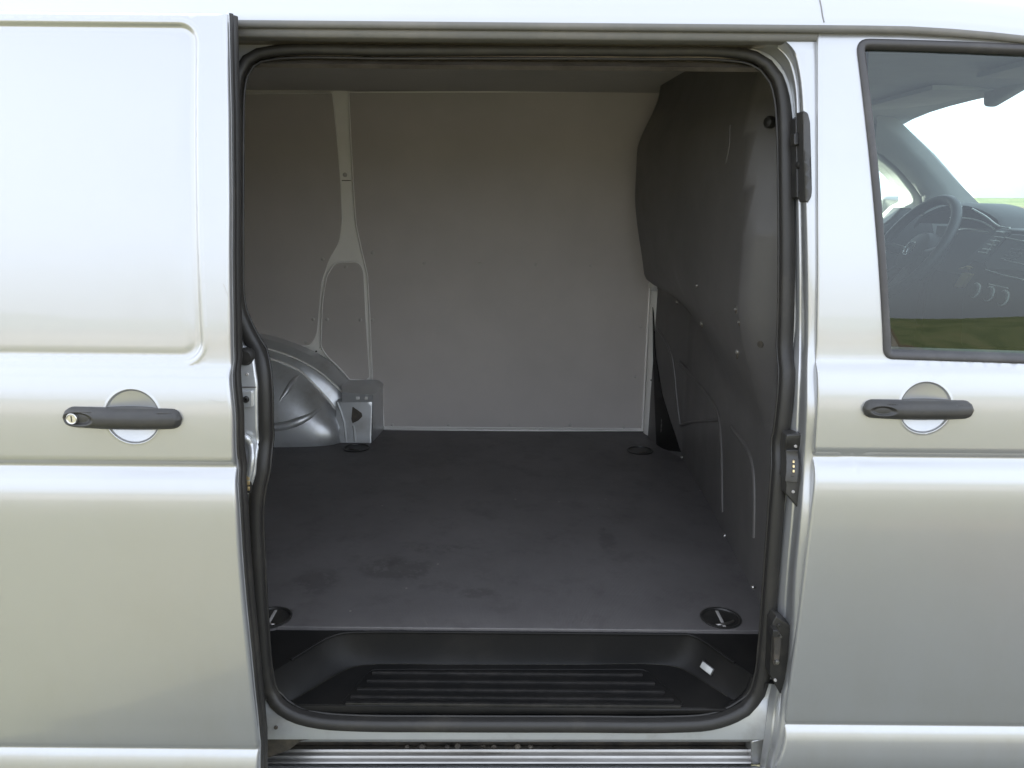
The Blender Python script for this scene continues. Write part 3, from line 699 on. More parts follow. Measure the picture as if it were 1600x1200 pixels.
# ---- rear edge of the opening, behind the sliding door
latch = plate('latch_pillar', [(330, 541), (383, 541), (397, 560), (402, 600), (403.5, 700), (399, 742), (388, 775), (330, 775)], .058, .02, M_inner, van, .006, .004)
p = on_skin(384, 557, .056); lathe('bump_stop', [(.0165, -.01), (.0165, .006), (.013, .011), (.0001, .012)], p, (0, -1, 0), M_rubber, latch, 26)
plate('striker_plate', [(364, 611), (394.5, 611), (394.5, 637), (364, 637)], .051, .012, M_inner, latch, .004, .002)
stud('striker_bolt', 384.5, 624, .050, .0062, .005, M_darksteel, latch, n=18)
stud('plug', 386, 585, .057, .003, .0015, M_screw, latch)
plate('latch_seam', [(366, 604.2), (400, 604.2), (400, 605.8), (366, 605.8)], .0572, .004, M_dirt, latch, .0005, .0002)
for (o_, dx) in ((.040, 0),):
    pth = catmull([on_skin(x, y, o__) for x, y, o__ in ((374, 683, .056), (385, 684, .049), (392, 694, .046), (394, 715, .046), (391, 738, .050), (388, 752, .056))], .006)
    tube('pillar_rib', pth, .0062, M_inner, latch, 10)
blk = plate('contact_block', [(380, 741), (391, 741), (391, 771), (380, 771)], .050, .02, M_rubber, latch, .002, .001)
for yy in (747, 755.5, 764): plate('contact_pin', [(382, yy - 3), (389.5, yy - 3), (389.5, yy + 3), (382.5, yy + 3)], .046, .006, M_yellow, latch, .0008, .0008)

# ---- sill under the opening
def sill_row(x):
    cs = ((1141.5, .0735), (1144.5, .0685), (1147.5, .0625), (1149.2, .0590), (1150.6, .0575), (1153, .0570), (1158.2, .0570), (1159.2, .0590))
    return [at(x, y, float(Y)) for y, Y in cs]
xs_ = np.linspace(404, 1196, 40)
sill = loft('sill', [sill_row(x) for x in xs_], M_paint, van, face=(0, -.7, .7), auto=50)
xs_ = np.linspace(372, 1174, 64)
def rrow(x, cs): return [at(x, y, Y) for y, Y in cs]
loft('rail_recess', [rrow(x, ((1159, .0585), (1160, .092), (1166, .095), (1172, .084))) for x in xs_], M_dirt, sill, face=(0, -1, 0))
loft('door_rail', [rrow(x, ((1166, .086), (1168, .079), (1171, .072), (1174.5, .069), (1177, .069), (1178.5, .066), (1181, .058), (1184, .056), (1187, .055), (1188.5, .050), (1190.5, .043), (1193, .041), (1194.5, .045), (1197, .062), (1199, .062), (1202, .040), (1208, .030), (1230, .026))) for x in xs_], M_rail, sill, face=(0, -1, 0), auto=50)
loft('sill_skirt', [rrow(x, ((1195, .05), (1200, .028), (1212, .018), (1240, .014), (1290, .02))) for x in np.linspace(380, 1240, 20)], M_paint, sill, face=(0, -1, 0))
pts = [at(x, y, .05)[[0, 2]] for x, y in ((1173.5, 1156), (1200, 1152), (1206, 1160), (1198, 1186), (1186, 1193), (1173.5, 1195))]
sheet('sill_end', lin(rounded(pts, .008, 4), .02, True), M_paint, sill, FLY(.047), rim=(0, .05, 0), rnd=.004)
pts = [at(x, y, .05)[[0, 2]] for x, y in ((398, 1149), (489, 1150.5), (490, 1155), (470, 1158), (452, 1172), (420, 1184), (398, 1184))]
sheet('grime_guard', lin(rounded(pts, .003, 3), .02, True), M_dirt, sill, FLY(.049), rim=(0, .05, 0), rnd=.003)
stud('sill_hole', 431, 1137, .073, .0042, .0012, M_dirt, sill)
for k in range(9):
    x = 640 + k*27 + random.uniform(-9, 9); q = at(x, 1167.5 + random.uniform(-1.5, 3), .079)
    lathe('grime', [(random.uniform(.003, .011), -.003), (random.uniform(.002, .007), .0012), (.0001, .0016)], q, (0, -.5, .8), M_dirt, sill, 7)

# ---- roof, gutter and door track
def roof_front(x): return -.020*np.clip((x - .66)/.3, 0, 9)**1.6
rx = np.concatenate([np.linspace(-2.2, .5, 14), np.linspace(.62, 1.45, 12)])
rp = [(1.8245, .098), (1.829, .099), (1.840, .108), (1.856, .118), (1.878, .134), (1.90, .158), (1.922, .20), (1.940, .265), (1.953, .36), (1.962, .52), (1.968, .75), (1.970, .95)]
rp = rp + [(z, 1.9 - Y) for z, Y in rp[::-1][1:]]
roof = loft('roof', [[(x, Y, z + float(roof_front(x))) for z, Y in rp] for x in rx], M_paint, van, face=(0, 0, 1), auto=60)
xs_r = [x for x in rx if x > .52]
loft('rain_gutter', [[(x, Y, z + float(roof_front(x))) for z, Y in ((1.8245, .098), (1.8200, .0975), (1.8140, .0995), (1.8130, .104), (1.8130, .125))] for x in rx if True], M_gutter, roof, face=(0, -1, 0), auto=60)
x0t = at(352, 45, .12)[0]; x1t = at(1277, 45, .12)[0]
loft('gutter_flange', [[(x, Y, z) for z, Y in ((1.816, .112), (1.809, .1105), (1.8015, .113), (1.7995, .118), (1.800, .150))] for x in np.linspace(-.7, x1t, 12)], M_gutter, roof, face=(0, -1, 0), auto=60)
track = loft('door_track', [[(x, Y, z) for z, Y in ((1.8005, .118), (1.8010, .165), (1.7975, .190), (1.790, .201), (1.7825, .202), (1.776, .198), (1.770, .188), (1.766, .180), (1.760, .190))] for x in np.linspace(-.7, at(1195, 60, .17)[0], 16)], M_track, roof, face=(0, -1, 0), auto=60)
q = at(1166, 68, .175); box('track_stop', q - np.array([.010, .01, .004]), q + np.array([.010, .012, .004]), M_zinc, roof, .002)
tube('roof_seam', [(.5455, Y - .0002, z + .0003) for z, Y in rp[1:12]], .0013, M_gutter, roof, 6)

# ---- closed body round the cargo bay (keeps the light out)
def quad_sheet(name, pts, m, n=1, parent=van, face=None):
    a, b, c, d = [np.array(p, float) for p in pts]
    rows = [[a + (b - a)*i/n + ((d - a) + ((c - b) - (d - a))*i/n)*j/n for j in range(n + 1)] for i in range(n + 1)]
    return loft(name, rows, m, parent, face=face)
loft('rear_quarter', [[(x, float(SKIN(z)) + .02, z) for x in (-2.2, -1.6, -1.1, -.56)] for z in np.linspace(.3, 1.82, 30)], M_paint, van, face=(0, -1, 0))
quad_sheet('rear_inner_lining', [(-2.1, .16, .5), (-.58, .16, .5), (-.58, .22, 1.9), (-2.1, .22, 1.9)], M_lining, 2, face=(0, 1, 0))
quad_sheet('rear_doors', [(-2.12, -.02, .4), (-2.12, 1.92, .4), (-2.12, 1.78, 1.93), (-2.12, .12, 1.93)], M_paint, 2)
ceil = loft('ceiling', [[(x, Y, 1.903 + .012*math.sin(PI*(Y - .16)/1.5)) for x in np.linspace(-2.1, .75, 8)] for Y in np.linspace(.16, 1.66, 10)], M_ceiling, van, face=(0, 0, -1))
loft('door_header', [[(x, Y, z) for x in np.linspace(-.62, .62, 8)] for z, Y in ((1.775, .205), (1.79, .225), (1.82, .24), (1.86, .245), (1.905, .235))], M_ceiling, van, face=(0, 1, 0))

# ---- far wall: bodywork with board lining
YF = Pchip([.3, .565, 1.15, 1.4, 1.6, 1.75, 1.91], [1.768, 1.768, 1.765, 1.745, 1.712, 1.672, 1.622])
def on_far(x, y, off=0.0):
    Y = 1.7
    for _ in range(30):
        P = at(x, y, Y); Y = float(YF(P[2])) + off
    return P
FAR = lambda off: (lambda u, v: np.stack([u, YF(v) + off, v], 1))
wall = sheet('inner_wall', lin([(-2.1, .45), (.8, .45), (.8, 1.915), (-2.1, 1.915)], .1, True), M_bare, van, FAR(0), us=np.arange(-2, .8, .1), vs=np.arange(.5, 1.9, .05))
loft('far_side_skin', [[(x, float(SKIN(z)), z) for x in (-2.2, -1, 0, .75)] for z in np.linspace(.3, 1.82, 30)], M_paint, van)
bpy.data.objects['far_side_skin'].matrix_basis = Matrix.Translation((0, .95, 0)) @ Matrix.Scale(-1, 4, (0, 1, 0)) @ Matrix.Translation((0, -.95, 0)) @ Matrix.Identity(4)
bpy.data.objects['far_side_skin'].location = (0, 1.9 - .95, 0)
def lining(pxs, rs, label, highlight_all=True):
    pts = np.array([on_far(x, y, -.012)[[0, 2]] for x, y in pxs]); r = [.025 if k else .004 for k in rs]
    out = lin(rounded(pts, r, 6), .05, True)
    o = sheet('lining_panel', out, M_lining, van, FAR(-.014), us=np.arange(-2, .8, .06), vs=np.arange(.5, 1.95, .06), rim=(0, .011, 0))
    o['label'] = label
    tube('edge_highlight', [(x, float(YF(z)) - .013, z) for x, z in offset_pts(out, -.0022)], .0026, M_pale_edge, o, 6, True)  # pale tube paints the light caught along the panel edge
    return o
pA = lining([(120, 150), (519, 146), (526, 215), (532, 290), (534, 345), (530, 378), (514, 405), (502, 440), (497, 500), (494, 525), (484, 540), (470, 540), (440, 530), (400, 521), (340, 520), (120, 540)], [0, 0, 0, 0, 1, 1, 1, 1, 1, 1, 1, 1, 1, 1, 0, 0], 'lining panel left of the bare pillar, over the wheel arch')
pB = lining([(524, 411), (560, 410), (567, 422), (571, 500), (577, 589), (572, 593), (547, 592), (535, 578), (511, 555), (502, 541), (505, 470), (511, 432)], [1, 1, 1, 0, 0, 0, 0, 1, 1, 1, 1, 1], 'small lining panel between the two legs of the pillar')
pC = lining([(546, 145), (549, 215), (553, 290), (557, 350), (567, 395), (575, 430), (579, 500), (583, 596), (597, 604), (601, 666), (1003, 669), (1008, 560), (1014, 440), (1040, 400), (1060, 144)], [0, 0, 0, 0, 0, 0, 0, 0, 1, 0, 0, 0, 0, 0, 0], 'large lining panel on the right')
scr = None
def screws(parent, L):
    global scr
    for (x, y) in L:
        p = on_far(x, y, -.0145)
        if scr is None:
            scr = lathe('screw', [(.0075, -.002), (.0068, .0014), (.0045, .0028), (.0001, .0032)], (0, 0, 0), (0, -1, 0), M_screw, parent, 12); o = scr
        else:
            o = scr.copy(); COL.objects.link(o); o.parent = parent
        o.location = Vector(p)
screws(pC, [(663, 411), (750, 412), (837, 413), (923, 415), (582, 500), (1001, 510), (993, 589), (613, 664), (701, 664), (797, 664), (891, 664), (975, 667), (582, 395)])
screws(pB, [(540, 417), (511, 499), (563, 500)]); screws(pA, [(504, 405), (489, 499), (478, 535)])
# details on the bare pillar
p = on_far(539, 273, -.001); lathe('pillar_plug', [(.009, -.002), (.008, .003), (.0001, .0045)], p, (0, -1, 0), M_screw, wall, 14)
p = on_far(542, 282, -.001); box('pillar_scratch', p - np.array([.02, .001, .0014]), p + np.array([.016, .002, .0014]), M_dirt, wall, .0005)
p = on_far(494, 549, -.001); lathe('pillar_hole', [(.004, -.002), (.004, .001), (.0001, .001)], p, (0, -1, 0), M_dirt, wall, 10)
# pressed beads along the pillar edges
for pl in ([(565, 380), (571, 408), (572.5, 420)], [(575.5, 425), (577, 500), (580, 590)], [(499, 545), (507, 540), (506, 470), (513, 435), (523, 413)]):
    tube('pressed_bead', catmull([on_far(x, y, -.002) for x, y in pl], .03), .004, M_bare, wall, 8)
# skirting gap strip of bare metal along the floor (its lit line painted pale) and front corner post
tube('skirting_bead', [at(x, 672.5, 1.755) for x in np.linspace(600, 1004, 10)], .0045, M_pale_edge, wall, 8)
post = loft('corner_post', [[at(x, y, Y) for (x, Y) in ((1010.5 - k, 1.745), (1013 - k, 1.725), (1019 - k, 1.70), (1026 - k, 1.69))] for y, k in ((455, -6), (520, -2.5), (580, 0), (640, 3), (690, 6))], M_bare, van, face=(-.3, -1, 0))
tube('post_bead', catmull([at(x, y, 1.735) for x, y in ((1015, 450), (1010, 540), (1006.5, 610), (1003.5, 672))], .05), .0042, M_pale_edge, van, 8)

# ---- wheel arch in the far rear corner
def arc_px(L, Y): return np.array([at(x, y, Y) for x, y in L])
def res(P, n):
    P = np.asarray(P); d = np.concatenate([[0], np.cumsum(np.linalg.norm(np.diff(P, axis=0), axis=1))]); s = np.linspace(0, d[-1], n)
    return np.stack([np.interp(s, d, P[:, k]) for k in range(3)], 1)
cv = lambda L, Y, n=40: res(catmull(arc_px(L, Y), .02), n)
g0 = [(250, 540), (300, 527), (360, 519), (400, 520), (440, 529), (480, 544), (510, 560), (533, 581), (546, 595)]
g1 = [(250, 566), (300, 550), (360, 541), (415, 545), (450, 556), (480, 570), (508, 589), (532, 611), (540, 619)]
g2 = [(250, 580), (300, 564), (360, 553), (420, 559), (458, 573), (488, 597), (514, 624), (529, 645), (534, 660)]
a0, a1, a2 = cv(g0, 1.752), cv(g1, 1.66), cv(g2, 1.635)
arch = loft('wheel_arch', [a0, a0*.5 + a1*.5 + np.array([0, -.012, .014]), a1, a1*.6 + a2*.4 + np.array([0, -.004, .001]), a2], M_inner, van, auto=35)
arch['label'] = 'silver wheel arch bulging from the far rear corner'
# outer dome of the arch
base_px = [(250, 700), (300, 700), (360, 699.5), (400, 699), (440, 699), (475, 698.5), (505, 697), (525, 694), (533, 691)]
b_ = res(catmull(np.array([atZ(x, y, .566) for x, y in base_px]), .02), 40)
rows = []
for f in np.linspace(0, 1, 22):
    bulge = math.sin(PI*f)**.8*.045
    r_ = a2*(1 - f) + b_*f; rows.append(r_ + np.array([0, -1, .25])*bulge)
def groove(rows):
    out = []
    for i, r_ in enumerate(rows): out.append(r_)
    return out
loft('arch_dome', rows, M_inner, arch, auto=80, face=(0, -1, .3))
dome = np.array(rows)
def dome_pt(x, y):                                          # nearest dome vertex to a pixel
    v = dome.reshape(-1, 3) - CC; w = v @ CF; X = 800 + FPX*(v @ CR)/w; Yp = 600 - FPX*(v @ CU)/w
    k = np.argsort((X - x)**2 + (Yp - y)**2)[:4]; wgt = 1/(np.sqrt((X[k]-x)**2 + (Yp[k]-y)**2) + .5)
    return (dome.reshape(-1, 3)[k]*wgt[:, None]).sum(0)/wgt.sum()
rib_prof = [(math.cos(a), .45*math.sin(a)) for a in np.linspace(0, 2*PI, 11)[:-1]]
tube('arch_rib', catmull([dome_pt(x, y) + np.array([0, -.004, .001]) for x, y in ((360, 668), (400, 668), (440, 667), (468, 661), (490, 650), (503, 637))], .02), [.004, .012] + [.0165]*30, M_inner, arch, 12) if False else None
def rib(L, w, h=.006):
    c = catmull([dome_pt(x, y) for x, y in L], .015); n = len(c)
    taper = np.array([min(1, .25 + 3.0*min(i, n-1-i)/n) for i in range(n)])
    tube('arch_rib', c + np.array([0, .001, 0]), w*taper, M_inner, arch, 12)
rib([(350, 668), (400, 667.5), (440, 666), (466, 660), (486, 649), (501, 637)], .0175)
rib([(436, 626), (448, 610), (460, 594), (468, 584)], .011)
tube('arch_flange', catmull([at(x, y, 1.628) for x, y in ((300, 565), (360, 554), (420, 560), (458, 574), (472, 582), (488, 598), (514, 626), (529, 646))], .02), .0048, M_pale_edge, arch, 8)
tube('arch_flange', catmull([at(x, y, 1.652) for x, y in ((400, 541), (415, 544), (450, 555), (480, 569), (508, 588), (532, 610), (537, 615))], .02), .004, M_pale_edge, arch, 8)
# boxed strut at the arch's front end
bx = lambda x, y, Y: at(x, y, Y)
fr_ = [bx(524, 628, 1.595), bx(582, 626, 1.595), bx(582, 692, 1.595), bx(524, 692, 1.595)]
strut = sheet('arch_strut', lin(rounded([p[[0, 2]] for p in fr_], .004, 3), .03, True), M_inner, arch, lambda u, v: np.stack([u, 1.572 + .20*(v - .565), v], 1), rim=(0, .16, 0), rnd=.006)
# sloping cap over the strut
cp = [[at(535, 613, 1.60), at(560, 617.5, 1.595), at(583, 617, 1.592), at(597, 606, 1.70), at(599, 604, 1.76)],
      [at(533, 603, 1.64), at(560, 606, 1.64), at(585, 603, 1.64), at(597, 600, 1.72), at(599, 599, 1.76)],
      [at(540, 594.5, 1.75), at(560, 594, 1.75), at(583, 593, 1.75), at(592, 594, 1.755), at(597, 597, 1.765)]]
loft('strut_cap', cp, M_inner, arch, face=(0, -.6, 1), auto=70)
loft('strut_side', [[at(582.5, 617, 1.594), at(582.5, 693, 1.594)], [at(590, 611, 1.66), at(590, 684, 1.66)], [at(599, 604, 1.762), at(600, 672.5, 1.762)]], M_inner, arch, face=(1, 0, 0))
loft('strut_brow', [[at(534, 613, 1.599), at(582.5, 617, 1.592)], [at(534, 617, 1.598), at(582.5, 620, 1.594)], [at(534, 629, 1.602), at(582.5, 628, 1.602)]], M_inner, arch, face=(0, -1, 0))
for x, w in ((559, 6), (572, 5)): plate_p = box('sealant', at(x - w/2, 624.5, 1.594), at(x + w/2, 619.5, 1.599), M_pale_edge, arch, .001)
p1 = [at(x, y, 1.59)[[0, 2]] for x, y in ((550, 636), (556, 640), (565, 646), (566, 651), (560, 657), (551, 661), (549, 655))]
sheet('strut_slot', lin(rounded(p1, .004, 3), .01, True), M_dirt, arch, lambda u, v: np.stack([u, 1.5695 + .20*(v - .565), v], 1), rim=(0, .004, 0), rnd=.001)
tube('strut_seam', [at(x, y, Y) for x, y, Y in ((527, 628, 1.59), (532, 640, 1.585), (538, 660, 1.579), (541, 690, 1.573))], .0045, M_inner, arch, 8)
tube('strut_seam', [at(x, y, Y) for x, y, Y in ((552, 664, 1.578), (554, 675, 1.576), (555, 690, 1.573))], .005, M_inner, arch, 8)

# ---- cargo floor with tie-down points
FZ = .565
ring_c = [atZ(1126, 966, FZ), atZ(424, 965, FZ), atZ(1000, 704, FZ), atZ(557, 700, FZ)]
ring_r = [.047, .047, .052, .052]
fl_out = lin([(-2.05, .21), (.700, .21), (.72, 1.766), (-2.05, 1.766)], .02, True)
circ = lambda c, r, n=32: np.array([(c[0] + r*math.cos(2*PI*k/n), c[1] + r*math.sin(2*PI*k/n)) for k in range(n)])
floor = sheet('cargo_floor', fl_out, M_floor, van, lambda u, v: np.stack([u, v, np.full(len(u), FZ)], 1), holes=[circ(c, r*.93) for c, r in zip(ring_c, ring_r)],
              us=np.arange(-2, .7, .1), vs=np.arange(.25, 1.75, .1), face=(0, 0, 1), rim=(0, 0, -.014), rnd=.002)
floor['label'] = 'dark scuffed floor board'
for i, (c, r) in enumerate(zip(ring_c, ring_r)):
    lathe('tie_down_cup', [(r*1.0, -.001), (r*1.02, .0022), (r*.96, .0036), (r*.90, .0028), (r*.82, -.008), (r*.5, -.012), (.0001, -.012)], (c[0], c[1], FZ), (0, 0, 1), M_darksteel, floor, 36)
    a0_ = .35 if i % 2 == 0 else -.4
    ca, sa = math.cos(a0_), math.sin(a0_)
    L = [(-.026, -.012, -.012), (-.020, -.020, -.006), (0, -.024, -.003), (.020, -.020, -.006), (.026, -.012, -.012), (.024, .008, -.012), (0, .013, -.012), (-.024, .008, -.012)]
    tube('tie_down_ring', catmull([(c[0] + ca*x - sa*y, c[1] + sa*x + ca*y, FZ + z*.6 + .001) for x, y, z in L], .006, True), .0042, M_zinc if i < 2 else M_dirt, floor, 8, True)
    if i < 2:
        box('tie_down_bar', (c[0] - .004, c[1] - r*.78, FZ - .011), (c[0] + .004, c[1] + r*.78, FZ - .0005), M_screw, floor, .002)
        for (dx, dy) in ((-.017, .002), (.020, .010)):
            lathe('tie_down_bolt', [(.009, -.006), (.009, .006), (.007, .009), (.0001, .009)], (c[0] + dx, c[1] + dy, FZ - .014), (.1, -.2, 1), M_zinc if dx > 0 else M_darksteel, floor, 12)

# ---- step well in the doorway
rim_px = [(405, 1062), (424, 1051), (470, 1022), (515, 996), (535, 990), (560, 988.5), (700, 988.5), (900, 988.5), (1050, 989), (1072, 991), (1090, 997), (1130, 1024), (1178, 1056), (1196, 1068)]
N_ = 90
z_r = .556
rimP = res(catmull(np.array([atZ(x, y, z_r) for x, y in rim_px]), .012), N_)
rimP[:, 1] = np.minimum(rimP[:, 1], .2045)
bot_px = [(425, 1103), (450, 1097), (490, 1075), (530, 1052), (553, 1042), (580, 1038.5), (700, 1038.5), (900, 1038.5), (1035, 1039), (1060, 1043), (1080, 1053), (1120, 1078), (1155, 1098), (1180, 1104)]
z_b = .484
botP = res(catmull(np.array([atZ(x, y, z_b) for x, y in bot_px]), .012), N_)
rows = []
for f in (0, .04, .10, .2, .35, .5, .65, .8, .9, .96, 1.0):
    sx = f**1.25 if f < 1 else 1                            # steeper near the top edge
    r_ = rimP*(1 - sx) + botP*sx; r_[:, 2] = z_r + (z_b - z_r)*(1 - (1 - f)**1.5 if f < 1 else 1)
    rows.append(r_)
well = loft('step_well', rows, M_black, van, auto=80, face=(0, -1, .5))
well['label'] = 'black moulded entry step'
# flat shelf between floor edge and the well, and the well's floor
shelf_o = np.concatenate([rimP[:, :2], [[.62, rimP[-1, 1] - .01], [.72, .07], [.72, .225], [-.72, .225], [-.72, .07], [-.62, rimP[0, 1] - .01]]])
sheet('step_shelf', lin(shelf_o, .05, True), M_black, well, lambda u, v: np.stack([u, v, np.full(len(u), z_r)], 1), face=(0, 0, 1))
tube('step_rim', rimP[6:-6] + np.array([0, 0, .0008]), .0032, M_black, well, 8)
fb = botP.copy(); front_edge = [at(x, 1109, .055) for x in np.linspace(1180, 425, 24)]
pan_o = np.concatenate([botP[:, :2], [[p[0], .040] for p in front_edge]])
tz = lambda v: z_b + np.clip((v - .04), 0, .2)*.0
sheet('step_tread', lin(pan_o, .05, True), M_black, well, lambda u, v: np.stack([u, v, z_b - .0005 + np.zeros(len(u))], 1), face=(0, 0, 1))
def on_tread(x, y, dz=0): return atZ(x, y, z_b + dz)
for k, (y, xa, xb) in enumerate(((1053, 581, 1003), (1066, 573, 1022), (1079, 558, 1037), (1091, 548, 1051), (1101, 540, 1062))):
    P0 = on_tread(xa, y); P1 = on_tread(xb, y)
    w = .0034
    box('tread_rib', (P0[0], P0[1] - w, z_b - .002), (P1[0], P0[1] + w, z_b + .0066), M_rib, well, .0026)
out_px = [(540, 1103), (532, 1098), (575, 1051), (584, 1046), (1004, 1046), (1014, 1050), (1066, 1096), (1066, 1103)]
tube('tread_border', lin([(p[0], p[1], z_b + .0005) for p in rounded([on_tread(x, y)[:2] for x, y in out_px], .012, 5)], .02, True), .0016, M_black, well, 6, True)
# front lip of the step and the sill trim below the seal
loft('step_lip', [[(at(x, 1110, .038)[0], .050, z_b - .003), (at(x, 1110, .038)[0], .042, z_b + .0005)] + [at(x, y, Y) for y, Y in ((1110, .038), (1113, .040), (1116, .046), (1120, .050), (1128, .055))] for x in np.linspace(440, 1165, 30)], M_black, well, face=(0, -1, .5), auto=60)
for s in (0, 1):
    L = [(424, 1052), (427, 1068), (437, 1086), (455, 1101), (480, 1109)] if s == 0 else [(1179, 1057), (1176, 1068), (1168, 1085), (1150, 1101), (1125, 1109)]
    tube('step_lip', catmull([at(x, y, .058) for x, y in L], .012), .010, M_black, well, 10)
# courtesy lamp on the right flank
def flank(x, y):
    G = np.array(rows).reshape(-1, 3); v = G - CC; w = v @ CF; X = 800 + FPX*(v @ CR)/w; Yp = 600 - FPX*(v @ CU)/w
    k = np.argsort((X - x)**2 + (Yp - y)**2)[:6]; return G[k].mean(0)
q0, q1, q2 = flank(1096, 1032), flank(1117, 1052), flank(1100, 1052)
tq = q1 - q0; tq /= np.linalg.norm(tq); nq = np.cross(tq, np.array([0, 0, 1.0])); nq /= np.linalg.norm(nq)
if nq[1] > 0: nq = -nq
nq = nq + np.array([0, -.3, .55]); nq /= np.linalg.norm(nq); bq = np.cross(nq, tq)
tq = np.cross(bq, nq); M3 = Matrix((tq, bq, nq)).transposed(); cq = Vector((flank(1107, 1042)))
box('step_lamp', np.array(cq) - np.array([.0175, .0095, .006]), np.array(cq) + np.array([.0175, .0095, .0055]), M_darksteel, well, .002, M3)
box('lamp_lens', np.array(cq) + nq*.004 - np.array([.0150, .0075, .004]), np.array(cq) + nq*.004 + np.array([.0150, .0075, .0035]), M_lens, well, .002, M3)

# ---- bulkhead behind the cab
def bx_base(Y): return np.interp(Y, [.0, .2, .4, .7, 1.06, 1.36, 1.42, 1.56, 1.66, 1.8], [.60, .606, .613, .63, .646, .651, .648, .594, .572, .56])
def BX(Y, z):
    b = bx_base(Y)
    target = np.interp(Y, [.45, 1.45], [.535, .430]) + .055*sstep(1.56, 1.16, z)*sstep(.8, 1.4, Y)
    near = np.clip((Y - .372 - .05*np.clip((z - 1.45)/.3, 0, 1))/.07, 0, 1); near = .7*near + .3*sstep(0, 1, near)
    far = sstep(1.66, 1.44, Y)
    zlow = np.interp(Y, [.3, 1.5], [1.09, 1.195]); zw = np.interp(Y, [.3, 1.0, 1.5], [.20, .20, .05])
    up = sstep(zlow - zw*.8, zlow + zw, z)
    bul = (b - target)*near*far*up
    bul = bul*(1 - .35*sstep(1.68, 1.90, z))
    # pressed pads in the lower half
    return b - bul
    pad = .030*sstep(.62, .70, Y)*sstep(1.36, 1.30, Y)*sstep(.985, .945, z + .16*(Y - 1.0))*sstep(.56, .60, z)
    pad2 = .020*sstep(.36, .41, Y)*sstep(.60, .55, Y)*sstep(.86, .80, z)
    leg = -.028*sstep(1.30, 1.45, Y + .25*(z - .9))*sstep(1.12, .95, z)
    ridge = .012*np.exp(-((z - 1.00 - .35*(Y - 1.05))/.018)**2)*sstep(.75, .9, Y)*sstep(1.4, 1.25, Y)
    return b - bul - pad - pad2 - leg*0 - ridge
bulk = sheet('bulkhead', lin([(.10, .50), (1.70, .50), (1.66, 1.25), (1.62, 1.91), (.16, 1.91), (.10, 1.3)], .04, True), M_bulk, van,
             lambda u, v: np.stack([BX(u, v), u, v], 1), us=np.arange(.12, 1.70, .02), vs=np.arange(.52, 1.91, .02), face=(-1, 0, 0))
bulk['label'] = 'black moulded bulkhead behind the cab'
def on_bulk(x, y):
    X = .6
    for _ in range(60):
        P = atX(x, y, X); X = .5*X + .5*float(BX(np.array([P[1]]), np.array([P[2]]))[0])
    return P
rv = None
def rivet(x, y, r=.005, slot=True):
    global rv
    P = on_bulk(x, y)
    if rv is None:
        rv = lathe('rivet', [(.005, -.003), (.0048, .0012), (.003, .0026), (.0001, .003)], (0, 0, 0), (-1, 0, 0), M_brightscrew, bulk, 12); o = rv
    else:
        o = rv.copy(); COL.objects.link(o); o.parent = bulk
    o.location = Vector(P) + Vector((-.002, 0, 0)); o.scale = (1, r/.005, r/.005)
    if slot:
        b2 = lathe('rivet_slot', [(.0055, -.002), (.005, .0008), (.0001, .0008)], (0, 0, 0), (-1, 0, 0), M_dirt, bulk, 12)
        b2.location = Vector(P) + Vector((-.0004, 0, 0)); b2.scale = (1, .9*r/.005, 2.4*r/.005)
for (x, y, r) in ((1028, 447, .005), (1058, 472, .005), (1097, 505, .0062), (1152, 550, .007), (1150, 483, .004), (1155, 503, .004), (1089, 446, .003)): rivet(x, y, r)
for (x, y) in ((1019, 499), (1018, 594)): rivet(x, y, .004, False)
for (x, y, r) in ((1067, 716, .006), (1096, 770, .006), (1134, 838, .006), (1179, 919, .005), (1180, 990, .006), (1178, 1008, .004)):
    P = on_bulk(x, y) if y < 900 else at(x, y, .34 if y < 950 else .24)
    lathe('base_screw', [(r, -.004), (r*.95, .003), (r*.5, .005), (.0001, .0055)], P + np.array([-.004, 0, .003]), (-.7, -.4, .5), M_zinc, bulk, 12)
P = on_bulk(1203, 191); lathe('bulkhead_plug', [(.0135, -.006), (.0135, .004), (.010, .010), (.0001, .012)], P, (-.8, -.6, 0), M_darksteel, bulk, 20)
P = on_bulk(1188, 538); lathe('bulkhead_hole', [(.008, -.004), (.008, .0012), (.0001, .0012)], P, (-.8, -.6, 0), M_dirt, bulk, 14)

def bead(L, r, m=None):
    tube('bulkhead_bead', catmull([on_bulk(x, y) + np.array([.35*r, 0, 0]) for x, y in L], .03), r, m or M_bulk, bulk, 8)
bead([(1028, 515), (1040, 532), (1048, 552), (1053, 580), (1057, 625), (1062, 664)], .0075)
bead([(1061, 566), (1076, 581), (1096, 605), (1114, 630), (1123, 650), (1126.5, 680), (1128, 730), (1129, 800)], .0085)
bead([(1062, 664), (1080, 660), (1100, 658), (1124, 656.5)], .006)
bead([(1143, 668), (1160, 690), (1171, 708), (1177, 732), (1179, 780), (1178, 840)], .009)
bead([(1141, 196), (1140, 225), (1134, 255)], .004)
_fp = [on_bulk(x, y)[[1, 2]] for x, y in ((1021, 480), (1026, 560), (1035, 615), (1047, 655), (1064, 706), (1046, 704), (1027, 697))]
sheet('bulkhead_gap_shade', lin(_fp, .02, True), M_black, bulk, lambda u, v: np.stack([BX(u, v) - .004, u, v], 1), face=(-1, 0, 0), rim=(.005, 0, 0))  # dark sheet paints the shaded gap between bulkhead and wall

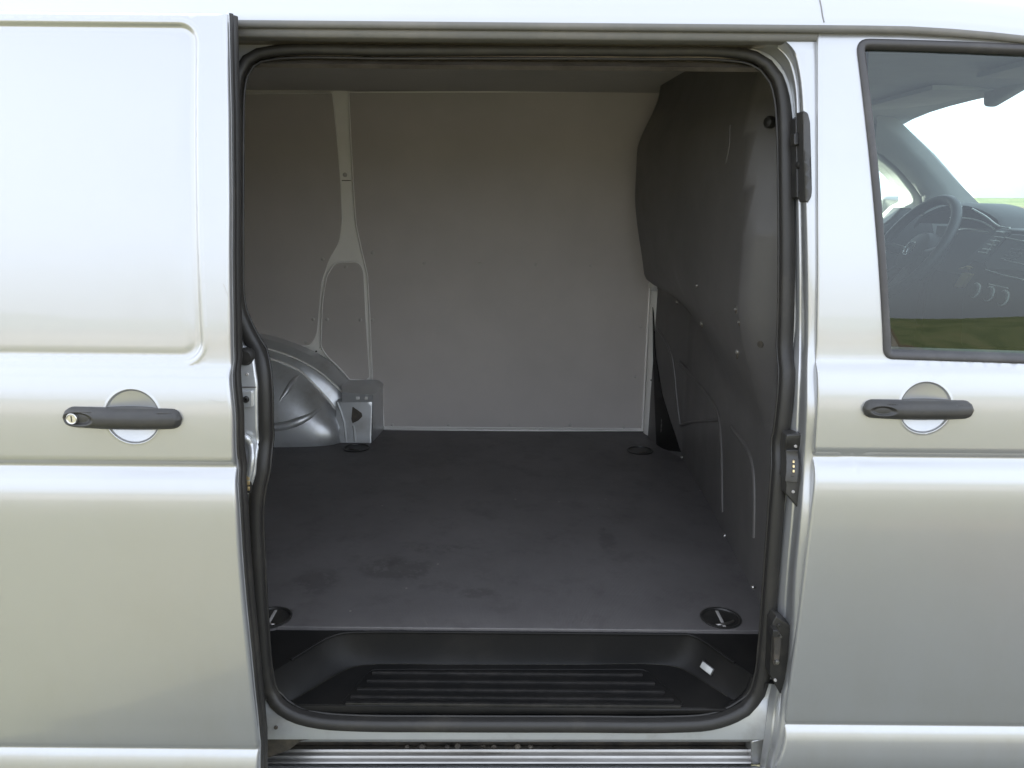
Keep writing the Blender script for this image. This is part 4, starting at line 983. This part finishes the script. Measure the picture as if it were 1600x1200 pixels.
# ---- cab: seen through the front door window
loft('headliner', [[(x, Y, 1.885 - .05*max(0, (x - 1.0))**1.5 - .03*((Y - .95)/.7)**4 + float(roof_front(x))*.3) for x in np.linspace(.62, 1.46, 10)] for Y in np.linspace(.13, 1.72, 14)], M_head, van, face=(0, 0, -1))
loft('cab_back', [[(.665, Y, z) for Y in (float(SKIN(z)) + .075, 1.0, 1.78)] for z in (.4, 1.0, 1.24, 1.5, 1.8)], M_dash, van, face=(1, 0, 0))
loft('cab_floor', [[(x, Y, .55) for Y in (.05, 1.0, 1.85)] for x in (.6, 1.3, 2.1)], M_dash, van, face=(0, 0, 1))
# far door with its window openings
YD = 1.70
hole_px = [(1338, 215), (1352, 222), (1372, 246), (1403, 273), (1425, 302), (1427.5, 316), (1412, 322), (1396, 338), (1378, 352), (1338, 356)]  # opening cut short out of view to keep sun off wheel and dash
hole = np.array([at(x, y, YD)[[0, 2]] for x, y in hole_px])
ddo = np.array([(.62, .45), (2.05, .45), (2.02, 1.36), at(1540, 330, YD)[[0, 2]], at(1462, 240, YD)[[0, 2]], at(1376, 158, YD)[[0, 2]], (1.30, 1.90), (.62, 1.90)])
far = sheet('driver_door', lin(ddo, .06, True), M_pillar, van, FLY(YD), holes=[lin(rounded(hole, .02, 4), .04, True)], rim=(0, .10, 0), rnd=.012)
far['label'] = 'far side door seen through the cab'
sheet('window_pane', offset_pts(lin(rounded(hole, .02, 4), .04, True), -.004), M_wind, far, FLY(YD + .06))
door_card = sheet('door_card', np.array([(.64, .5), (2.0, .5), (1.98, 1.30)] + [tuple(at(x, y, YD - .05)[[0, 2]]) for x, y in ((1470, 352), (1425, 325), (1411, 324), (1394, 341), (1376, 355), (1200, 376))]), M_dash, far, FLY(YD - .05), rim=(0, .06, 0), rnd=.015)
# A-pillar trim: a rounded post along the windscreen edge
apx = [((1366, 150), (1366, 236)), ((1376, 160), (1380, 243)), ((1412, 196), (1404, 264)), ((1450, 234), (1424, 286)), ((1490, 278), (1440, 308)), ((1534, 322), (1446, 345)), ((1560, 350), (1452, 380))]
rows = []
for (x0, y0), (x1, y1) in apx:
    A = at(x0, y0, 1.60); B = at(x1, y1, 1.66); mid = (A + B)/2
    rows.append([at(x0, y0, 1.78), A + np.array([0, .05, 0]), A, A*.7 + B*.3 + np.array([0, -.018, 0]), mid + np.array([0, -.022, 0]), A*.3 + B*.7 + np.array([0, -.012, 0]), B, at(x1, y1, 1.69)])
loft('windscreen_pillar', rows, M_pillar, van, auto=80, face=(0, -1, 0))
# windscreen
wsr = []
for f in np.linspace(0, 1, 10):
    A = at(1376, 160, 1.66)*(1 - f) + at(1545, 330, 1.70)*f
    B = np.array([A[0], 1.9 - A[1], A[2]])
    wsr.append([A*(1 - g) + B*g + np.array([.10*math.sin(PI*g)*(.5 + f*.9), 0, 0]) for g in np.linspace(0, 1, 12)])
loft('windscreen', wsr, M_wind, van, auto=80)
# near A-pillar (right of the frame) keeps the cab closed
tube('near_pillar', [(1.43, .175, 1.795), (1.60, .135, 1.62), (1.78, .085, 1.43), (1.95, .055, 1.25)], .034, M_paint, van, 10)
sheet('quarter_panel', [(1.504, 1.225), (1.94, 1.225), (1.504, 1.74)], M_paint, van, XZ(.014), us=np.arange(1.52, 1.94, .04), vs=np.arange(1.24, 1.74, .04), rim=(0, .02, 0))
loft('fender', [[(x, float(SKIN(z)) + .004 + .30*max(0, (x - 1.75)/.9)**2.2, min(z, 1.225 - .28*max(0, (x - 1.9)/.75)**1.6)) for z in np.concatenate([np.linspace(.36, 1.03, 12), np.linspace(1.04, 1.225, 14)])] for x in np.linspace(1.504, 2.63, 18)], M_paint, van, face=(0, -1, 0), auto=60)
quad_sheet('firewall', [(2.12, .06, .36), (2.12, 1.84, .36), (2.12, 1.84, 1.30), (2.12, .06, 1.27)], M_dash, 2)
# dashboard
dy = np.linspace(.10, 1.68, 24)
def dash_row(Y):
    hood = float(sstep(1.62, 1.50, Y)*sstep(.98, 1.06, Y)); stack = float(sstep(.62, .68, Y)*sstep(1.02, .97, Y))
    crown = 1.405 + .03*math.sin(PI*(Y - .1)/1.58)
    xr_ = 1.60 - .10*stack - .05*hood
    return [(1.72, Y, .55), (1.60, Y, .80), (xr_, Y, 1.05), (xr_ - .02*stack, Y, 1.18), (xr_ + .015, Y, 1.30), (xr_ + .03, Y, 1.355 + .05*hood), (xr_ + .07, Y, crown + .055*hood), (xr_ + .14, Y, crown + .06*hood), (1.86, Y, crown + .01), (2.10, Y, 1.36)]
dash = loft('dashboard', [dash_row(Y) for Y in np.linspace(.10, 1.68, 60)], M_dash, van, auto=60, face=(-1, 0, .5))
def on_dash(x, y, X):
    return atX(x, y, X)
# instrument hood
hr = []
for g in np.linspace(0, 1, 14):
    Y = 1.00 + .54*g; zc_ = 1.44 + .075*math.sin(PI*g)**.6
    hr.append([(1.49, Y, zc_ - .012), (1.485, Y, zc_), (1.50, Y, zc_ + .008), (1.62, Y, zc_ + .006), (1.72, Y, zc_ - .03)])
loft('instrument_hood', hr, M_dash, dash, auto=50, face=(0, 0, 1))
loft('hood_edge', [[r_[0], r_[1] + (0,) if len(r_[1]) == 2 else r_[1]] for r_ in hr], M_dashgrey, dash, face=(-1, 0, 0))
loft('instrument_panel', [[(1.56, 1.02 + .5*g, z) for g in np.linspace(0, 1, 6)] for z in (1.28, 1.36, 1.44)], M_dashgrey, dash, face=(-1, 0, 0))
for L in ([(1487, 322), (1503, 322.5)], [(1519, 326), (1540, 338), (1562, 354), (1578, 356)], [(1485, 340), (1510, 341), (1535, 347), (1554, 358)], [(1490, 361), (1505, 358), (1525, 360), (1543, 363)]):
    tube('dash_trim', catmull([atX(x, y, 1.475) for x, y in L], .02), .0028, M_pale, dash, 6)
# centre console: canted panel with radio, vents and three knobs
stk = [atX(1508, 416, 1.42), atX(1562, 352, 1.46), atX(1720, 395, 1.46), atX(1720, 520, 1.40), atX(1500, 470, 1.40)]
CX = lambda Y, z: 1.455 + .25*(z - 1.33) if False else 1.44 + .22*(z - 1.33)
def on_con(x, y, off=0.0):
    X = 1.44
    for _ in range(30):
        P = atX(x, y, X); X = 1.44 + .22*(P[2] - 1.33) + off
    return P
CON = lambda off: (lambda u, v: np.stack([1.44 + .22*(v - 1.33) + off, u, v], 1))
def conpoly(L): return np.array([on_con(x, y)[[1, 2]] for x, y in L])
console = sheet('centre_console', lin(rounded(conpoly([(1502, 480), (1511, 416), (1560, 356), (1760, 372), (1790, 560), (1500, 540)]), .012, 4), .05, True), M_dash, dash, CON(0), rim=(.12, 0, 0), rnd=.008, face=(-1, 0, 0))
def con(nm, L, off, m, r=.003, d=.01): return sheet(nm, lin(rounded(conpoly(L), r, 3), .03, True), m, dash, CON(off), rim=(d, 0, 0), rnd=.0015, face=(-1, 0, 0))
con('vent_frame', [(1514, 404), (1562, 359), (1580, 362), (1549, 398), (1537, 412)], -.004, M_dashgrey, .004)
for k, (x, y, w) in enumerate(((1562, 362, 11), (1559, 370, 12), (1553, 376, 12), (1547, 382, 12), (1541, 389, 10), (1534, 394, 12))):
    con('vent_slat', [(x - 2, y - 1.2), (x + w, y + .4), (x + w - 1, y + 2.0), (x - 3, y + .6)], -.008, M_pale, .0006, .004)
con('radio_panel', [(1541, 410), (1582, 366), (1740, 376), (1740, 432), (1545, 420)], -.005, M_dashgrey, .004)
con('radio_display', [(1588, 374), (1700, 382), (1700, 392), (1584, 382)], -.0065, M_glass, .002, .002)
for k in range(4):
    for j in range(3):
        con('radio_button', [(1583 + j*9 - k*5, 388 + k*5 + j*.8), (1589 + j*9 - k*5, 388.6 + k*5 + j*.8), (1587.5 + j*9 - k*5, 391 + k*5 + j*.8), (1581.5 + j*9 - k*5, 390.4 + k*5 + j*.8)], -.0085, M_dashgrey, .0006, .004)
for L in ([(1566, 405), (1600, 413)], [(1540, 421), (1566, 429), (1600, 437)], [(1545, 443.5), (1575, 450.5)], [(1571, 371), (1600, 377)], [(1557, 373), (1541, 396)]):
    tube('dash_trim', [on_con(x, y, -.006) for x, y in L], .0016, M_pale, dash, 6)
for (x, y) in ((1526, 454), (1547.5, 459.5), (1570, 466)):
    P = on_con(x, y, -.002); ax = (-1, 0, .22)
    lathe('climate_knob', [(.0215, -.004), (.0205, .008), (.018, .012), (.0001, .012)], P, ax, M_dash, dash, 26)
    lathe('knob_ring', [(.0215, .002), (.0235, .003), (.0235, .006), (.0215, .007)], P, ax, M_pale, dash, 26)
con('sunlit_vent', [(1496, 448), (1509, 425), (1523, 428), (1507, 450)], -.012, M_yellow, .004)  # sunlight on the vents put in as yellow colour
con('sunlit_vent', [(1502, 420), (1516, 415), (1521, 418), (1517, 422)], -.012, M_yellow, .002)
# steering wheel
sw_c = np.array([1.335, 1.26, 1.372]); tilt = math.radians(32)
sw_n = np.array([-math.cos(tilt), 0, math.sin(tilt)]); sw_u = np.array([math.sin(tilt), 0, math.cos(tilt)]); sw_y = np.array([0, 1.0, 0])
wheel = tube('steering_wheel', [sw_c + .188*(math.cos(a)*sw_u + math.sin(a)*sw_y) for a in np.linspace(0, 2*PI, 65)[:-1]], .0165, M_dash, van, 12, True)
hubc = sw_c - sw_n*.035
lathe('wheel_hub', [(.085, -.05), (.082, .0), (.070, .02), (.035, .030), (.0001, .031)], hubc, sw_n, M_dash, wheel, 30)
for a in (PI/2, -PI/2, PI*.86, -PI*.86):
    d_ = math.cos(a)*sw_u + math.sin(a)*sw_y
    tube('wheel_spoke', [hubc + d_*.05, hubc + d_*.10 + sw_n*.012, sw_c + d_*.185], .017, M_dash, wheel, 10)
bc = hubc + sw_n*.032
lathe('badge', [(.026, -.004), (.026, .0015), (.0001, .002)], bc, sw_n, M_dashgrey, wheel, 30)
tube('badge_ring', [bc + sw_n*.002 + .026*(math.cos(a)*sw_u + math.sin(a)*sw_y) for a in np.linspace(0, 2*PI, 33)[:-1]], .0026, M_chrome, wheel, 6, True)
def letter(L):
    tube('badge_letter', [bc + sw_n*.004 + x*.022*sw_y*-1 + y*.022*sw_u for x, y in L], .0019, M_chrome, wheel, 6)
letter([(-.42, .85), (0, .08), (.42, .85)]); letter([(-.92, .35), (-.42, -.85), (0, -.05), (.42, -.85), (.92, .35)])
# column stalk glint, interior mirror, sun visor, outside mirror of the far door
mc = at(1585, 131, .98)
box('interior_mirror', mc - np.array([.03, .105, .032]), mc + np.array([.015, .105, .032]), M_head, van, .018, Matrix.Rotation(math.radians(-14), 3, 'X'), 4)
vz = at(1440, 120, 1.25); box('sun_visor', (1.22, 1.02, 1.842), (1.42, 1.56, 1.858), M_head, van, .007)
box('sun_visor', (1.22, .28, 1.842), (1.42, .80, 1.858), M_head, van, .007)
om = at(1383, 334, 2.02)
mir = box('side_mirror', om - np.array([.07, .10, .085]), om + np.array([.06, .12, .075]), M_paint, van, .035, None, 4)
box('mirror_arm', om + np.array([-.02, -.36, -.07]), om + np.array([.05, -.06, -.03]), M_dash, van, .012)
# bonnet beyond the windscreen
loft('bonnet', [[(x, Y, z - .05*((Y - .95)/.85)**2) for Y in np.linspace(.1, 1.8, 8)] for x, z in ((1.98, 1.30), (2.2, 1.24), (2.45, 1.12), (2.6, .95), (2.64, .6), (2.62, .35))], M_paint, van, face=(0, 0, 1))
